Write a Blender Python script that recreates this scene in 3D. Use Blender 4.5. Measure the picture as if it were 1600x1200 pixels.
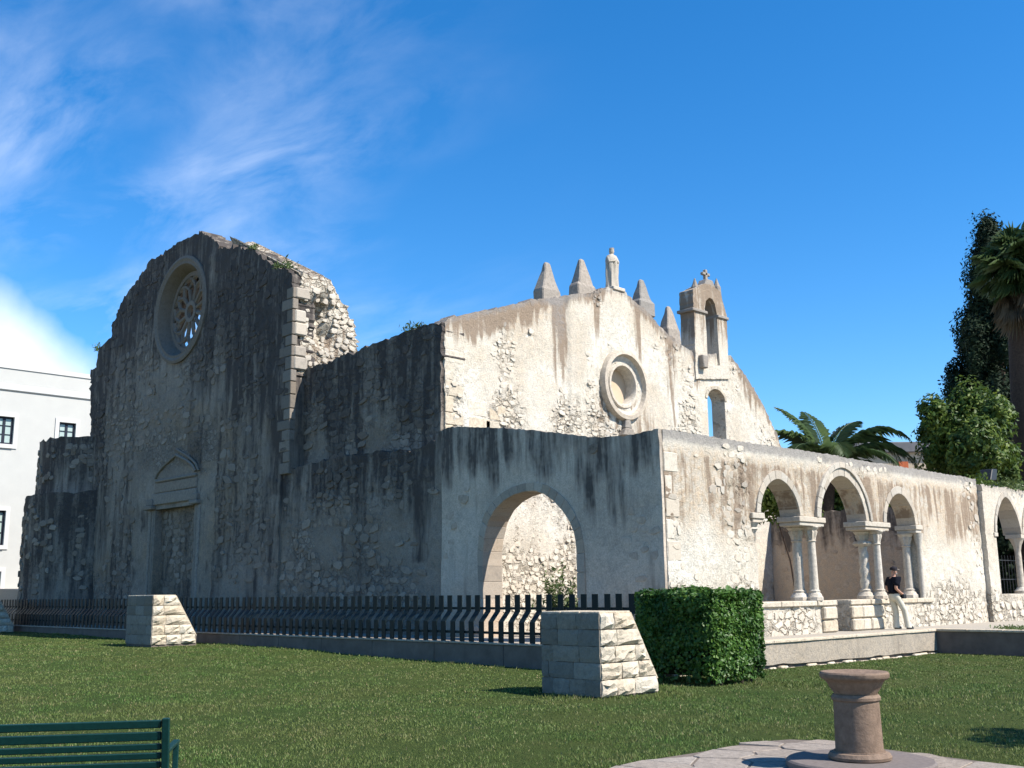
import bpy, bmesh, math, random
import numpy as np
from mathutils import Matrix, Vector
from mathutils.geometry import delaunay_2d_cdt
random.seed(7); rng = np.random.default_rng(11)
S = bpy.context.scene
for o in list(bpy.data.objects): bpy.data.objects.remove(o)
COL = S.collection

# ------------------------------------------------------------------ camera
F = 1658.0; EYE = 1.7
def cv(x, y):
    v = np.array([x-800.0, 600.0-y, -F]); return v/np.linalg.norm(v)
_X = -cv(-840, 945); _Y = cv(2540, 905); _Y = _Y-(_Y@_X)*_X; _Y /= np.linalg.norm(_Y); _Z = np.cross(_X, _Y)
RM = np.array([_X, _Y, _Z]); CP = np.array([0, 0, EYE])
def hit(x, y, ax, v):
    d = RM@cv(x, y); return CP+(v-CP[ax])/d[ax]*d
def at(x, y, D):
    d = RM@cv(x, y); return CP+d*D/(d@(RM@np.array([0, 0, -1.0])))
cam = bpy.data.cameras.new('camera'); co = bpy.data.objects.new('camera', cam); COL.objects.link(co)
cam.sensor_width = 36; cam.lens = 36*F/1600; cam.clip_end = 5000; cam.clip_start = 0.1
M4 = Matrix.Identity(4)
for i in range(3):
    for j in range(3): M4[i][j] = RM[i][j]
    M4[i][3] = CP[i]
co.matrix_world = M4
S.camera = co

# ------------------------------------------------------------------ light
SUN_AZ, SUN_EL = 19.0, 47.0            # azimuth measured from +X towards +Y
sd = np.array([math.cos(math.radians(SUN_AZ))*math.cos(math.radians(SUN_EL)), math.sin(math.radians(SUN_AZ))*math.cos(math.radians(SUN_EL)), math.sin(math.radians(SUN_EL))])
sl = bpy.data.lights.new('sun', 'SUN'); so = bpy.data.objects.new('sun', sl); COL.objects.link(so)
sl.energy = 5.0; sl.angle = math.radians(0.53); sl.color = (1.0, 0.945, 0.86)
so.rotation_euler = Vector(sd).to_track_quat('Z', 'Y').to_euler(); so.location = (20, 0, 40)
S.view_settings.view_transform = 'Standard'; S.view_settings.look = 'None'
S.view_settings.exposure = 0.84; S.view_settings.gamma = 1.0; S.view_settings.use_curve_mapping = False

def N(nt, typ, ins=None, **kw):
    n = nt.nodes.new(typ)
    for k, v in kw.items(): setattr(n, k, v)
    if ins:
        for k, v in ins.items():
            s = n.inputs[k]
            if isinstance(v, bpy.types.NodeSocket): nt.links.new(v, s)
            elif isinstance(v, bpy.types.Node): nt.links.new(v.outputs[0], s)
            else: s.default_value = v
    return n
def mth(nt, op, a, b=0.0, c=0.0, clamp=False):
    n = N(nt, 'ShaderNodeMath', {0: a, 1: b, 2: c}, operation=op, use_clamp=clamp); return n.outputs[0]
def mixc(nt, f, a, b, blend='MIX'):
    n = nt.nodes.new('ShaderNodeMix'); n.data_type = 'RGBA'; n.blend_type = blend
    for k, v in ((0, f), (6, a), (7, b)):
        if isinstance(v, bpy.types.NodeSocket): nt.links.new(v, n.inputs[k])
        else: n.inputs[k].default_value = v if k == 0 else ((*v, 1) if len(v) == 3 else v)
    return n.outputs[2]
def mapr(nt, v, a, b, c=0.0, d=1.0):
    return N(nt, 'ShaderNodeMapRange', {0: v, 1: a, 2: b, 3: c, 4: d}).outputs[0]

W = bpy.data.worlds.new('World'); S.world = W; W.use_nodes = True
nt = W.node_tree; nt.nodes.clear()
sky = N(nt, 'ShaderNodeTexSky', sky_type='NISHITA', sun_disc=False)
sky.sun_elevation = math.radians(SUN_EL); sky.sun_rotation = math.radians(90-SUN_AZ)
sky.altitude = 300; sky.air_density = 1.0; sky.dust_density = 0.15; sky.ozone_density = 5.0
tc = N(nt, 'ShaderNodeTexCoord')
sep = N(nt, 'ShaderNodeSeparateXYZ', {0: tc.outputs['Generated']})
zc = mth(nt, 'MAXIMUM', sep.outputs[2], 0.03); zc = mth(nt, 'ADD', zc, 0.12)
px = mth(nt, 'DIVIDE', sep.outputs[0], zc); py = mth(nt, 'DIVIDE', sep.outputs[1], zc)
cx = N(nt, 'ShaderNodeCombineXYZ', {0: px, 1: py, 2: 0.0})
mp = N(nt, 'ShaderNodeMapping', {0: cx.outputs[0], 'Rotation': (0, 0, math.radians(-62)), 'Scale': (0.9, 1.9, 1)})
w1 = N(nt, 'ShaderNodeTexNoise', {'Vector': mp.outputs[0], 'Scale': 1.3, 'Detail': 4.0, 'Roughness': 0.5})
mx = N(nt, 'ShaderNodeMix', data_type='VECTOR'); mx.inputs[0].default_value = 0.22
nt.links.new(mp.outputs[0], mx.inputs[4]); nt.links.new(w1.outputs[1], mx.inputs[5])
cir = N(nt, 'ShaderNodeTexNoise', {'Vector': mx.outputs[1], 'Scale': 3.1, 'Detail': 11.0, 'Roughness': 0.60, 'Distortion': 0.35})
big = N(nt, 'ShaderNodeTexNoise', {'Vector': mp.outputs[0], 'Scale': 1.5, 'Detail': 3.0})
cf = mapr(nt, cir.outputs[0], 0.40, 0.80)
bf = mapr(nt, big.outputs[0], 0.36, 0.66)
lft = N(nt, 'ShaderNodeVectorMath', {0: tc.outputs['Generated'], 1: (-0.95, 0.25, 0.0)}, operation='DOT_PRODUCT').outputs['Value']
hl = mth(nt, 'SQRT', mth(nt, 'SUBTRACT', 1.0, mth(nt, 'MULTIPLY', sep.outputs[2], sep.outputs[2])))
lft = mth(nt, 'DIVIDE', lft, hl)
side = mapr(nt, lft, 0.80, 0.985); side = mth(nt, 'MULTIPLY', side, side)
cl = mth(nt, 'MULTIPLY', cf, bf); cl = mth(nt, 'MULTIPLY', cl, side)
cl = mth(nt, 'MULTIPLY', cl, 0.55)
# the thick white bank low over the white building
nb = N(nt, 'ShaderNodeTexNoise', {'Vector': tc.outputs['Generated'], 'Scale': 9.0, 'Detail': 5.0})
zth = mth(nt, 'MULTIPLY_ADD', mth(nt, 'SUBTRACT', lft, 0.98), 9.5, 0.25)
zth = mth(nt, 'MINIMUM', zth, 0.28)
el = mth(nt, 'SUBTRACT', zth, sep.outputs[2]); el = mth(nt, 'ADD', el, mth(nt, 'MULTIPLY', mth(nt, 'SUBTRACT', nb.outputs[0], .5), 0.13))
bank = mapr(nt, el, -0.03, 0.06)
cl = mth(nt, 'MAXIMUM', cl, mth(nt, 'MULTIPLY', bank, 0.95))
skyc = N(nt, 'ShaderNodeHueSaturation', {'Color': sky.outputs[0], 'Saturation': 1.30, 'Value': 1.0})
cmix = mixc(nt, cl, skyc.outputs[0], (6.6, 6.9, 7.4))
bg = N(nt, 'ShaderNodeBackground', {0: cmix, 1: 0.122})
N(nt, 'ShaderNodeOutputWorld', {0: bg.outputs[0]})

# ------------------------------------------------------------------ helpers
def fr(x): return x-np.floor(x)
def hsh(i, j, s): return fr(np.sin(i*127.1+j*311.7+s*74.7)*43758.5453)
def vn(x, y, s=0):
    i = np.floor(x); j = np.floor(y); a = x-i; b = y-j; a = a*a*(3-2*a); b = b*b*(3-2*b)
    return (hsh(i, j, s)*(1-a)+hsh(i+1, j, s)*a)*(1-b)+(hsh(i, j+1, s)*(1-a)+hsh(i+1, j+1, s)*a)*b
def fbm(x, y, o=4, s=0):
    v = 0; a = .5; t = 0
    for k in range(o):
        v = v+a*vn(x*2**k+k*17.3, y*2**k+k*9.1, s+k); t += a; a *= .5
    return v/t
def sm(a, b, x):
    t = np.clip((x-a)/(b-a), 0, 1); return t*t*(3-2*t)
def lk(o, parent=None):
    COL.objects.link(o)
    if parent is not None: o.parent = parent
    return o
def setm(me, mat):
    me.materials.append(mat)
def mesh_np(name, V, Fc, mat, parent=None, smooth=False, attrs=None):
    me = bpy.data.meshes.new(name); V = np.asarray(V, dtype=np.float32)
    if isinstance(Fc, np.ndarray) and Fc.ndim == 2:
        n, k = Fc.shape
        me.vertices.add(len(V)); me.vertices.foreach_set('co', V.ravel())
        me.loops.add(n*k); me.loops.foreach_set('vertex_index', Fc.astype(np.int32).ravel())
        me.polygons.add(n); me.polygons.foreach_set('loop_start', np.arange(0, n*k, k, dtype=np.int32))
        me.update(calc_edges=True)
    else:
        me.from_pydata([tuple(map(float, v)) for v in V], [], [tuple(map(int, f)) for f in Fc]); me.update()
    if smooth is True: me.polygons.foreach_set('use_smooth', np.ones(len(me.polygons), dtype=bool))
    elif smooth is not False: me.polygons.foreach_set('use_smooth', np.asarray(smooth, dtype=bool))
    if attrs:
        for k, v in attrs.items():
            a = me.attributes.new(k, 'FLOAT', 'POINT'); a.data.foreach_set('value', np.asarray(v, dtype=np.float32))
    me.validate()
    if mat is not None: setm(me, mat)
    o = bpy.data.objects.new(name, me); lk(o, parent); o.color = (.16, 0, 0, 1); return o
def tag(o, label=None, cat=None, group=None, kind=None):
    if label: o['label'] = label
    if cat: o['category'] = cat
    if group: o['group'] = group
    if kind: o['kind'] = kind
    return o
def thing(name, label, cat, loc=(0, 0, 0), rz=0, group=None):
    o = bpy.data.objects.new(name, None); lk(o); o.location = loc; o.rotation_euler.z = rz; o.empty_display_size = .2
    return tag(o, label, cat, group)
class MB:
    def __init__(s): s.V = []; s.F = []
    def add(s, V, Fs):
        k = len(s.V); s.V += [tuple(v) for v in V]; s.F += [tuple(i+k for i in f) for f in Fs]; return s
    def box(s, a, b):
        x0, y0, z0 = a; x1, y1, z1 = b
        return s.add([(x0, y0, z0), (x1, y0, z0), (x1, y1, z0), (x0, y1, z0), (x0, y0, z1), (x1, y0, z1), (x1, y1, z1), (x0, y1, z1)],
                     [(0, 3, 2, 1), (4, 5, 6, 7), (0, 1, 5, 4), (1, 2, 6, 5), (2, 3, 7, 6), (3, 0, 4, 7)])
    def lathe(s, prof, n=24, c=(0, 0, 0), mod=None):
        V = []; Fs = []
        for i, (r, z) in enumerate(prof):
            for k in range(n):
                a = 2*math.pi*k/n; rr = r*(mod(a, z) if mod else 1)
                V.append((c[0]+rr*math.cos(a), c[1]+rr*math.sin(a), c[2]+z))
        for i in range(len(prof)-1):
            for k in range(n):
                k2 = (k+1) % n; Fs.append((i*n+k, i*n+k2, (i+1)*n+k2, (i+1)*n+k))
        Fs.append(tuple(range(n))[::-1]); Fs.append(tuple((len(prof)-1)*n+k for k in range(n)))
        return s.add(V, Fs)
    def tube(s, pts, rad, n=6):
        P = [np.array(p, float) for p in pts]; V = []; Fs = []
        for i, p in enumerate(P):
            t = P[min(i+1, len(P)-1)]-P[max(i-1, 0)]; t /= (np.linalg.norm(t)+1e-9)
            u = np.cross(t, (0.3, 0.2, 1.0) if abs(t[2]) < .9 else (1, 0.1, 0)); u /= np.linalg.norm(u); w = np.cross(t, u)
            r = rad[i] if hasattr(rad, '__len__') else rad
            for k in range(n):
                a = 2*math.pi*k/n; V.append(tuple(p+r*(u*math.cos(a)+w*math.sin(a))))
        for i in range(len(P)-1):
            for k in range(n):
                k2 = (k+1) % n; Fs.append((i*n+k, i*n+k2, (i+1)*n+k2, (i+1)*n+k))
        Fs.append(tuple(range(n))[::-1]); Fs.append(tuple((len(P)-1)*n+k for k in range(n)))
        return s.add(V, Fs)
    def prism(s, poly, f0, f1):
        """poly of 2d points; f0,f1 map (u,v)->3d for the two caps"""
        n = len(poly); V = [f0(*p) for p in poly]+[f1(*p) for p in poly]
        return s.add(V, [tuple(range(n)), tuple(range(n, 2*n))[::-1]]+[(i, i+n, (i+1) % n+n, (i+1) % n) for i in range(n)])
    def build(s, name, mat, parent=None, smooth=False, bevel=0):
        o = mesh_np(name, s.V, s.F, mat, parent)
        bm = bmesh.new(); bm.from_mesh(o.data)
        bmesh.ops.recalc_face_normals(bm, faces=bm.faces)
        if bevel: bmesh.ops.bevel(bm, geom=[e for e in bm.edges if e.calc_face_angle(0) > .5], offset=bevel, segments=1, affect='EDGES', clamp_overlap=True)
        bm.to_mesh(o.data); bm.free()
        if smooth:
            for p in o.data.polygons: p.use_smooth = True
            try: o.data.set_sharp_from_angle(angle=math.radians(smooth if smooth is not True else 40))
            except Exception: pass
        return o
def cp(o, parent):
    c = o.copy(); COL.objects.link(c); c.parent = parent; return c
def copy_tree(o, parent=None):
    c = o.copy(); COL.objects.link(c); c.parent = parent
    for ch in list(o.children): copy_tree(ch, c)
    return c

# ------------------------------------------------------------------ materials
def newmat(name, rough=.9, spec=.15):
    m = bpy.data.materials.new(name); m.use_nodes = True; nt = m.node_tree
    b = nt.nodes['Principled BSDF']; b.inputs['Roughness'].default_value = rough; b.inputs['Specular IOR Level'].default_value = spec
    return m, nt, b
def wall_mat(name, p1, p2, s1, s2, dark, warm=(.42, .33, .22), vor=3.6, bump=.6, contrast=.5, gate=.05, lo=.22, hi=.95, sx=3.2):
    m, nt, b = newmat(name, .95, .08)
    pos = N(nt, 'ShaderNodeNewGeometry').outputs['Position']
    n1 = N(nt, 'ShaderNodeTexNoise', {'Vector': pos, 'Scale': .7, 'Detail': 7.0, 'Roughness': .6}).outputs[0]
    n2 = N(nt, 'ShaderNodeTexNoise', {'Vector': pos, 'Scale': 7.0, 'Detail': 8.0, 'Roughness': .65}).outputs[0]
    n3 = N(nt, 'ShaderNodeTexNoise', {'Vector': pos, 'Scale': 28.0, 'Detail': 6.0, 'Roughness': .7}).outputs[0]
    stv = N(nt, 'ShaderNodeMapping', {0: pos, 'Scale': (sx, sx, .38)})
    st = N(nt, 'ShaderNodeTexNoise', {'Vector': stv.outputs[0], 'Scale': 1.0, 'Detail': 8.0, 'Roughness': .62}).outputs[0]
    ar = N(nt, 'ShaderNodeAttribute', attribute_name='rub').outputs['Fac']
    ast = N(nt, 'ShaderNodeAttribute', attribute_name='stain_and_shade').outputs['Fac']
    aw = N(nt, 'ShaderNodeAttribute', attribute_name='warm').outputs['Fac']
    oi = N(nt, 'ShaderNodeObjectInfo')
    pl = mixc(nt, mapr(nt, n1, .35, .65), p1, p2)
    pl = mixc(nt, mth(nt, 'MULTIPLY', aw, mapr(nt, n2, .3, .65), clamp=True), pl, warm)
    dv = N(nt, 'ShaderNodeVectorMath', {0: N(nt, 'ShaderNodeTexNoise', {'Vector': pos, 'Scale': 4.0, 'Detail': 3.0}).outputs[1], 1: (.28, .28, .28)}, operation='MULTIPLY').outputs[0]
    pv = N(nt, 'ShaderNodeVectorMath', {0: pos, 1: dv}, operation='ADD').outputs[0]
    pv = N(nt, 'ShaderNodeMapping', {0: pv, 'Scale': (1, 1, 1.5)}).outputs[0]
    vo = N(nt, 'ShaderNodeTexVoronoi', {'Vector': pv, 'Scale': vor}); ve = N(nt, 'ShaderNodeTexVoronoi', {'Vector': pv, 'Scale': vor}, feature='DISTANCE_TO_EDGE')
    rnd = N(nt, 'ShaderNodeSeparateColor', {0: vo.outputs['Color']}).outputs[0]
    stn = mixc(nt, rnd, s1, s2)
    joint = mapr(nt, ve.outputs['Distance'], .02, .12)
    stn = mixc(nt, mth(nt, 'MULTIPLY', mth(nt, 'SUBTRACT', 1.0, joint), .55), stn, dark)
    rf = mth(nt, 'ADD', ar, mth(nt, 'MULTIPLY', mth(nt, 'SUBTRACT', n2, .5), 1.6)); rf = mapr(nt, rf, .38, .62)
    col = mixc(nt, rf, pl, stn)
    fine = mapr(nt, n3, .25, .75, 1-contrast*.55, 1+contrast*.4)
    fine = mth(nt, 'MULTIPLY', fine, mapr(nt, n2, .3, .7, 1-contrast*.45, 1+contrast*.3))
    fc = N(nt, 'ShaderNodeCombineColor', {0: fine, 1: fine, 2: fine}).outputs[0]
    col = mixc(nt, 1.0, col, fc, 'MULTIPLY')
    sf = mth(nt, 'ADD', ast, mth(nt, 'MULTIPLY', mth(nt, 'SUBTRACT', st, .5), 3.2)); sf = mth(nt, 'ADD', sf, mth(nt, 'MULTIPLY', mth(nt, 'SUBTRACT', n2, .5), .9))
    sf = mth(nt, 'MULTIPLY', mapr(nt, sf, lo, hi), .9)
    sf = mth(nt, 'MULTIPLY', sf, mapr(nt, ast, gate, gate+.3))
    col = mixc(nt, sf, col, dark)
    ag = N(nt, 'ShaderNodeAttribute', attribute_name='grey').outputs['Fac']
    gf = mth(nt, 'MULTIPLY', mapr(nt, mth(nt, 'ADD', ag, mth(nt, 'MULTIPLY', mth(nt, 'SUBTRACT', n2, .5), 1.3)), .3, .75), mapr(nt, ag, .05, .3))
    col = mixc(nt, mth(nt, 'MULTIPLY', gf, .85), col, (.25, .232, .215))
    nt.links.new(col, b.inputs['Base Color'])
    h = mth(nt, 'ADD', mth(nt, 'MULTIPLY', n2, .5), mth(nt, 'MULTIPLY', n3, .35))
    h = mth(nt, 'ADD', h, mth(nt, 'MULTIPLY', mth(nt, 'MULTIPLY', joint, rf), .7))
    bp = N(nt, 'ShaderNodeBump', {'Height': h, 'Strength': bump, 'Distance': .07})
    nt.links.new(bp.outputs[0], b.inputs['Normal'])
    return m
def stone_mat(name, a, b_, c, dark, bump=.5, sc=9.0):
    m, nt, b = newmat(name, .93, .1)
    g = N(nt, 'ShaderNodeNewGeometry'); oi = N(nt, 'ShaderNodeObjectInfo'); pos = g.outputs['Position']
    r = mth(nt, 'FRACT', mth(nt, 'ADD', oi.outputs['Random'], g.outputs['Random Per Island']))
    r2 = mth(nt, 'FRACT', mth(nt, 'MULTIPLY', r, 7.31))
    n2 = N(nt, 'ShaderNodeTexNoise', {'Vector': pos, 'Scale': sc, 'Detail': 8.0, 'Roughness': .65}).outputs[0]
    n3 = N(nt, 'ShaderNodeTexNoise', {'Vector': pos, 'Scale': 35.0, 'Detail': 5.0, 'Roughness': .7}).outputs[0]
    col = mixc(nt, r, a, b_); col = mixc(nt, mth(nt, 'MULTIPLY', r2, .6), col, c)
    fine = mth(nt, 'MULTIPLY', mapr(nt, n2, .25, .75, .68, 1.22), mapr(nt, n3, .25, .75, .8, 1.15))
    col = mixc(nt, 1.0, col, N(nt, 'ShaderNodeCombineColor', {0: fine, 1: fine, 2: fine}).outputs[0], 'MULTIPLY')
    st = mth(nt, 'ADD', N(nt, 'ShaderNodeAttribute', attribute_name='stain_and_shade').outputs['Fac'], N(nt, 'ShaderNodeSeparateColor', {0: oi.outputs['Color']}).outputs[0])
    sf = mth(nt, 'ADD', st, mth(nt, 'MULTIPLY', mth(nt, 'SUBTRACT', n2, .5), 1.2)); sf = mth(nt, 'MULTIPLY', mapr(nt, sf, .3, .9), .85)
    sf = mth(nt, 'MULTIPLY', sf, mapr(nt, st, .02, .15))
    col = mixc(nt, sf, col, dark); nt.links.new(col, b.inputs['Base Color'])
    h = mth(nt, 'ADD', mth(nt, 'MULTIPLY', n2, .6), mth(nt, 'MULTIPLY', n3, .4))
    nt.links.new(N(nt, 'ShaderNodeBump', {'Height': h, 'Strength': bump, 'Distance': .04}).outputs[0], b.inputs['Normal'])
    return m
def leaf_mat(name, a, b_, c, trans=.25, rough=.5, spec=.3):
    m, nt, b = newmat(name, rough, spec)
    g = N(nt, 'ShaderNodeNewGeometry'); r = g.outputs['Random Per Island']
    n = N(nt, 'ShaderNodeTexNoise', {'Vector': g.outputs['Position'], 'Scale': 1.6, 'Detail': 3.0}).outputs[0]
    col = mixc(nt, r, a, b_); col = mixc(nt, mapr(nt, n, .4, .65), col, c)
    nt.links.new(col, b.inputs['Base Color'])
    t = N(nt, 'ShaderNodeBsdfTranslucent', {0: col}); mxs = N(nt, 'ShaderNodeMixShader', {0: trans, 1: b.outputs[0], 2: t.outputs[0]})
    nt.links.new(mxs.outputs[0], nt.nodes['Material Output'].inputs[0]); return m
def plain(name, c1, c2, rough=.6, spec=.3, sc=6.0, bump=.15, metal=0):
    m, nt, b = newmat(name, rough, spec); b.inputs['Metallic'].default_value = metal
    pos = N(nt, 'ShaderNodeNewGeometry').outputs['Position']
    n = N(nt, 'ShaderNodeTexNoise', {'Vector': pos, 'Scale': sc, 'Detail': 7.0, 'Roughness': .62}).outputs[0]
    nt.links.new(mixc(nt, mapr(nt, n, .3, .7), c1, c2), b.inputs['Base Color'])
    nt.links.new(N(nt, 'ShaderNodeBump', {'Height': n, 'Strength': bump, 'Distance': .02}).outputs[0], b.inputs['Normal']); return m

DARK = (.056, .049, .047)
M_old = wall_mat('weathered_shaded_plaster', (.305, .262, .216), (.225, .192, .158), (.31, .268, .222), (.17, .145, .12), DARK, warm=(.30, .215, .135))  # weathered plaster, darkened further so its colour holds part of the shade
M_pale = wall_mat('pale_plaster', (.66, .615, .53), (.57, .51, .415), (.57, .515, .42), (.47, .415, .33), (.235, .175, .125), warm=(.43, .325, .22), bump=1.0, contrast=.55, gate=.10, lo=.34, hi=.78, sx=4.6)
M_portico = wall_mat('portico_plaster', (.58, .50, .41), (.48, .41, .335), (.53, .455, .37), (.37, .315, .255), DARK, warm=(.42, .30, .20), bump=.5)
M_stone_dk = stone_mat('rubble_shade_toned', (.33, .286, .238), (.19, .163, .136), (.25, .188, .135), DARK)  # darker copy of the rubble, shade of the front put into its colour
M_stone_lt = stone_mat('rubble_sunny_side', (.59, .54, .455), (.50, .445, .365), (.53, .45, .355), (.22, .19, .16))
M_ashlar = stone_mat('ashlar_limestone', (.58, .525, .43), (.49, .43, .34), (.52, .41, .28), (.19, .165, .14), bump=1.0)
M_ashlar_g = stone_mat('ashlar_shade_toned', (.28, .25, .215), (.20, .178, .152), (.24, .19, .142), (.055, .05, .047), bump=.6)  # greyer ashlar for faces turned from the sun, their shade in the colour
M_jamb = stone_mat('arch_ring_stone', (.50, .43, .35), (.40, .34, .275), (.42, .32, .225), (.08, .075, .07), bump=.4)
M_col = stone_mat('column_stone', (.55, .51, .44), (.46, .42, .355), (.50, .41, .31), (.17, .15, .13), bump=.7)
M_grey = stone_mat('grey_carved_stone', (.35, .32, .285), (.26, .24, .215), (.33, .27, .21), (.075, .07, .068), bump=1.0)
M_rose = stone_mat('rose_window_stone', (.22, .195, .168), (.17, .15, .13), (.20, .16, .12), (.045, .043, .043), bump=.6)
M_ped = stone_mat('pedestal_stone', (.225, .165, .125), (.195, .14, .105), (.20, .135, .092), (.075, .058, .048), bump=.35, sc=11)
M_disc = plain('pedestal_disc_stone', (.18, .15, .135), (.125, .105, .095), .8, .2, 20, .2)
M_flag = stone_mat('flagstone', (.30, .262, .225), (.245, .212, .182), (.27, .22, .178), (.10, .088, .075), bump=.5, sc=14)
M_mortar = plain('paving_mortar', (.17, .14, .115), (.12, .10, .085), .95, .1, 18, .5)
M_steel = plain('fence_dark_green_paint', (.005, .013, .014), (.004, .009, .010), .55, .2, 30, .1)
M_bench = plain('bench_green_paint', (.003, .033, .030), (.002, .024, .022), .42, .35, 30, .08)
M_conc = plain('shade_toned_concrete', (.17, .14, .12), (.11, .09, .078), .93, .1, 3.0, .5)  # concrete darkened to carry the shade on faces away from the sun
M_render = wall_mat('terrace_render', (.37, .325, .27), (.31, .27, .22), (.34, .29, .235), (.28, .24, .19), (.15, .125, .105), warm=(.34, .27, .19), bump=.5)
M_gravel = plain('terrace_gravel', (.40, .36, .30), (.27, .24, .20), .95, .1, 22, .8)
M_white = plain('white_render', (.45, .445, .415), (.42, .415, .39), .9, .1, 1.5, .1)
M_trim = plain('white_trim', (.52, .515, .495), (.49, .485, .465), .9, .1, 3, .1)
M_frame = plain('window_frame_dark', (.012, .016, .03), (.008, .010, .02), .5, .3, 10, .05)
M_pane, _n, _b = newmat('window_glass', .08, .5); _b.inputs['Base Color'].default_value = (.33, .40, .37, 1)
M_bark = plain('bark', (.075, .055, .045), (.04, .03, .025), .95, .1, 12, .8)
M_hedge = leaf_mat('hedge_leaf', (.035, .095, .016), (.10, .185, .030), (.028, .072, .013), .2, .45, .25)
M_core = plain('hedge_core_shade', (.014, .022, .008), (.010, .014, .006), .95, .05, 20, .8)  # near-black green standing for the shade inside the hedge
M_cyp = leaf_mat('cypress_leaf', (.013, .025, .012), (.021, .037, .016), (.010, .019, .010), .08, .7, .1)
M_tree = leaf_mat('broadleaf_leaf', (.06, .115, .02), (.165, .215, .034), (.032, .066, .016), .3, .5, .25)
M_palm = leaf_mat('palm_leaf', (.050, .088, .026), (.085, .125, .04), (.045, .075, .025), .2, .45, .35)
M_dead = leaf_mat('dead_palm_leaf', (.17, .13, .085), (.10, .08, .055), (.13, .10, .06), .1, .8, .1)
M_ole = leaf_mat('oleander_leaf', (.085, .13, .035), (.13, .17, .055), (.07, .10, .03), .25, .45, .3)
M_skin = plain('skin', (.46, .25, .17), (.42, .22, .15), .6, .3, 10, .02)
M_black = plain('black_cloth', (.010, .011, .018), (.007, .008, .013), .9, .1, 20, .2)
M_khaki = plain('khaki_cloth', (.60, .56, .46), (.52, .48, .38), .9, .1, 14, .3)
M_cap = plain('cap_cloth', (.018, .016, .02), (.03, .027, .03), .9, .1, 20, .1)
M_peak = plain('cap_peak_cloth', (.30, .26, .24), (.24, .21, .19), .9, .1, 20, .1)
M_iron = plain('black_metal', (.012, .012, .014), (.02, .02, .022), .5, .4, 20, .1)
M_beige = plain('beige_render', (.46, .38, .28), (.40, .33, .24), .9, .1, 1, .1)
M_roofg = plain('grey_roof', (.16, .155, .16), (.12, .12, .125), .9, .1, 2, .2)
M_orange = plain('orange_shutter', (.45, .12, .05), (.38, .10, .04), .8, .2, 4, .1)
# lawn
M_soil, nt, b = newmat('lawn_turf', .95, .05)
pos = N(nt, 'ShaderNodeNewGeometry').outputs['Position']
n1 = N(nt, 'ShaderNodeTexNoise', {'Vector': pos, 'Scale': .55, 'Detail': 5.0}).outputs[0]
n2 = N(nt, 'ShaderNodeTexNoise', {'Vector': pos, 'Scale': 6.0, 'Detail': 8.0, 'Roughness': .7}).outputs[0]
n3 = N(nt, 'ShaderNodeTexNoise', {'Vector': pos, 'Scale': 45.0, 'Detail': 6.0, 'Roughness': .7}).outputs[0]
c = mixc(nt, mapr(nt, n1, .35, .65), (.055, .10, .025), (.092, .118, .034)); c = mixc(nt, mapr(nt, n2, .5, .75, 0, .5), c, (.14, .125, .055))
c = mixc(nt, mapr(nt, n3, .35, .7), (.04, .055, .016), c); nt.links.new(c, b.inputs['Base Color'])
nt.links.new(N(nt, 'ShaderNodeBump', {'Height': mth(nt, 'ADD', n3, n2), 'Strength': 1.0, 'Distance': .05}).outputs[0], b.inputs['Normal'])
M_grass, nt, b = newmat('grass_blade', .55, .2)
g = N(nt, 'ShaderNodeNewGeometry'); r = g.outputs['Random Per Island']
n1 = N(nt, 'ShaderNodeTexNoise', {'Vector': g.outputs['Position'], 'Scale': .55, 'Detail': 5.0}).outputs[0]
n2 = N(nt, 'ShaderNodeTexNoise', {'Vector': g.outputs['Position'], 'Scale': 2.6, 'Detail': 5.0}).outputs[0]
c = mixc(nt, r, (.070, .138, .029), (.122, .195, .048)); c = mixc(nt, mapr(nt, n1, .38, .66), c, (.118, .148, .042))
n0 = N(nt, 'ShaderNodeTexNoise', {'Vector': g.outputs['Position'], 'Scale': .22, 'Detail': 4.0, 'Roughness': .6}).outputs[0]
c = mixc(nt, mapr(nt, n0, .42, .60, 0, .75), c, (.135, .165, .048))
c = mixc(nt, mapr(nt, n2, .50, .68, 0, .65), c, (.185, .175, .075)); c = mixc(nt, mapr(nt, r, .93, .96), c, (.26, .22, .11))
nt.links.new(c, b.inputs['Base Color'])
t = N(nt, 'ShaderNodeBsdfTranslucent', {0: c}); nt.links.new(N(nt, 'ShaderNodeMixShader', {0: .25, 1: b.outputs[0], 2: t.outputs[0]}).outputs[0], nt.nodes['Material Output'].inputs[0])

# ------------------------------------------------------------------ setting out
xB = -15.1; yA = float(hit(1036, 800, 0, xB)[1]); yG = yA-.06; yN = yA+.5
xP = float(hit(690, 510, 1, yN)[0]); TER = .55; yF = 17.65; xR = -13.7
yEnd = float(hit(1529, 800, 0, xB)[1])
def uA(x, y, yy=None): p = hit(x, y, 1, yA if yy is None else yy); return (float(p[0]), float(p[2]))
def uB(x, y, xx=None): p = hit(x, y, 0, xB if xx is None else xx); return (float(p[1]), float(p[2]))
CTRL = [(0, 0, 0), (-5.6, 9.7, 0), (-12, 14, .02), (-12, 17, .0), (-13, 21, -.14), (-13, 29, -.10), (-8, 24, -.12), (-18, 17, .08), (-33, 17, .16), (-33, 14, .24), (-50, 17, .28), (-20, 8, .08), (-8, 4, 0), (-4, 14, -.02), (-3, 25, -.1), (-48, 10, .3), (5, 15, 0), (10, -5, 0), (-30, 0, .2)]
def gz(x, y):
    x = np.asarray(x, float); y = np.asarray(y, float); w = 0; v = 0
    for a, b_, c_ in CTRL:
        k = np.exp(-((x-a)**2+(y-b_)**2)/(2*4.5**2))+1e-7; w = w+k; v = v+k*c_
    return v/w

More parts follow.
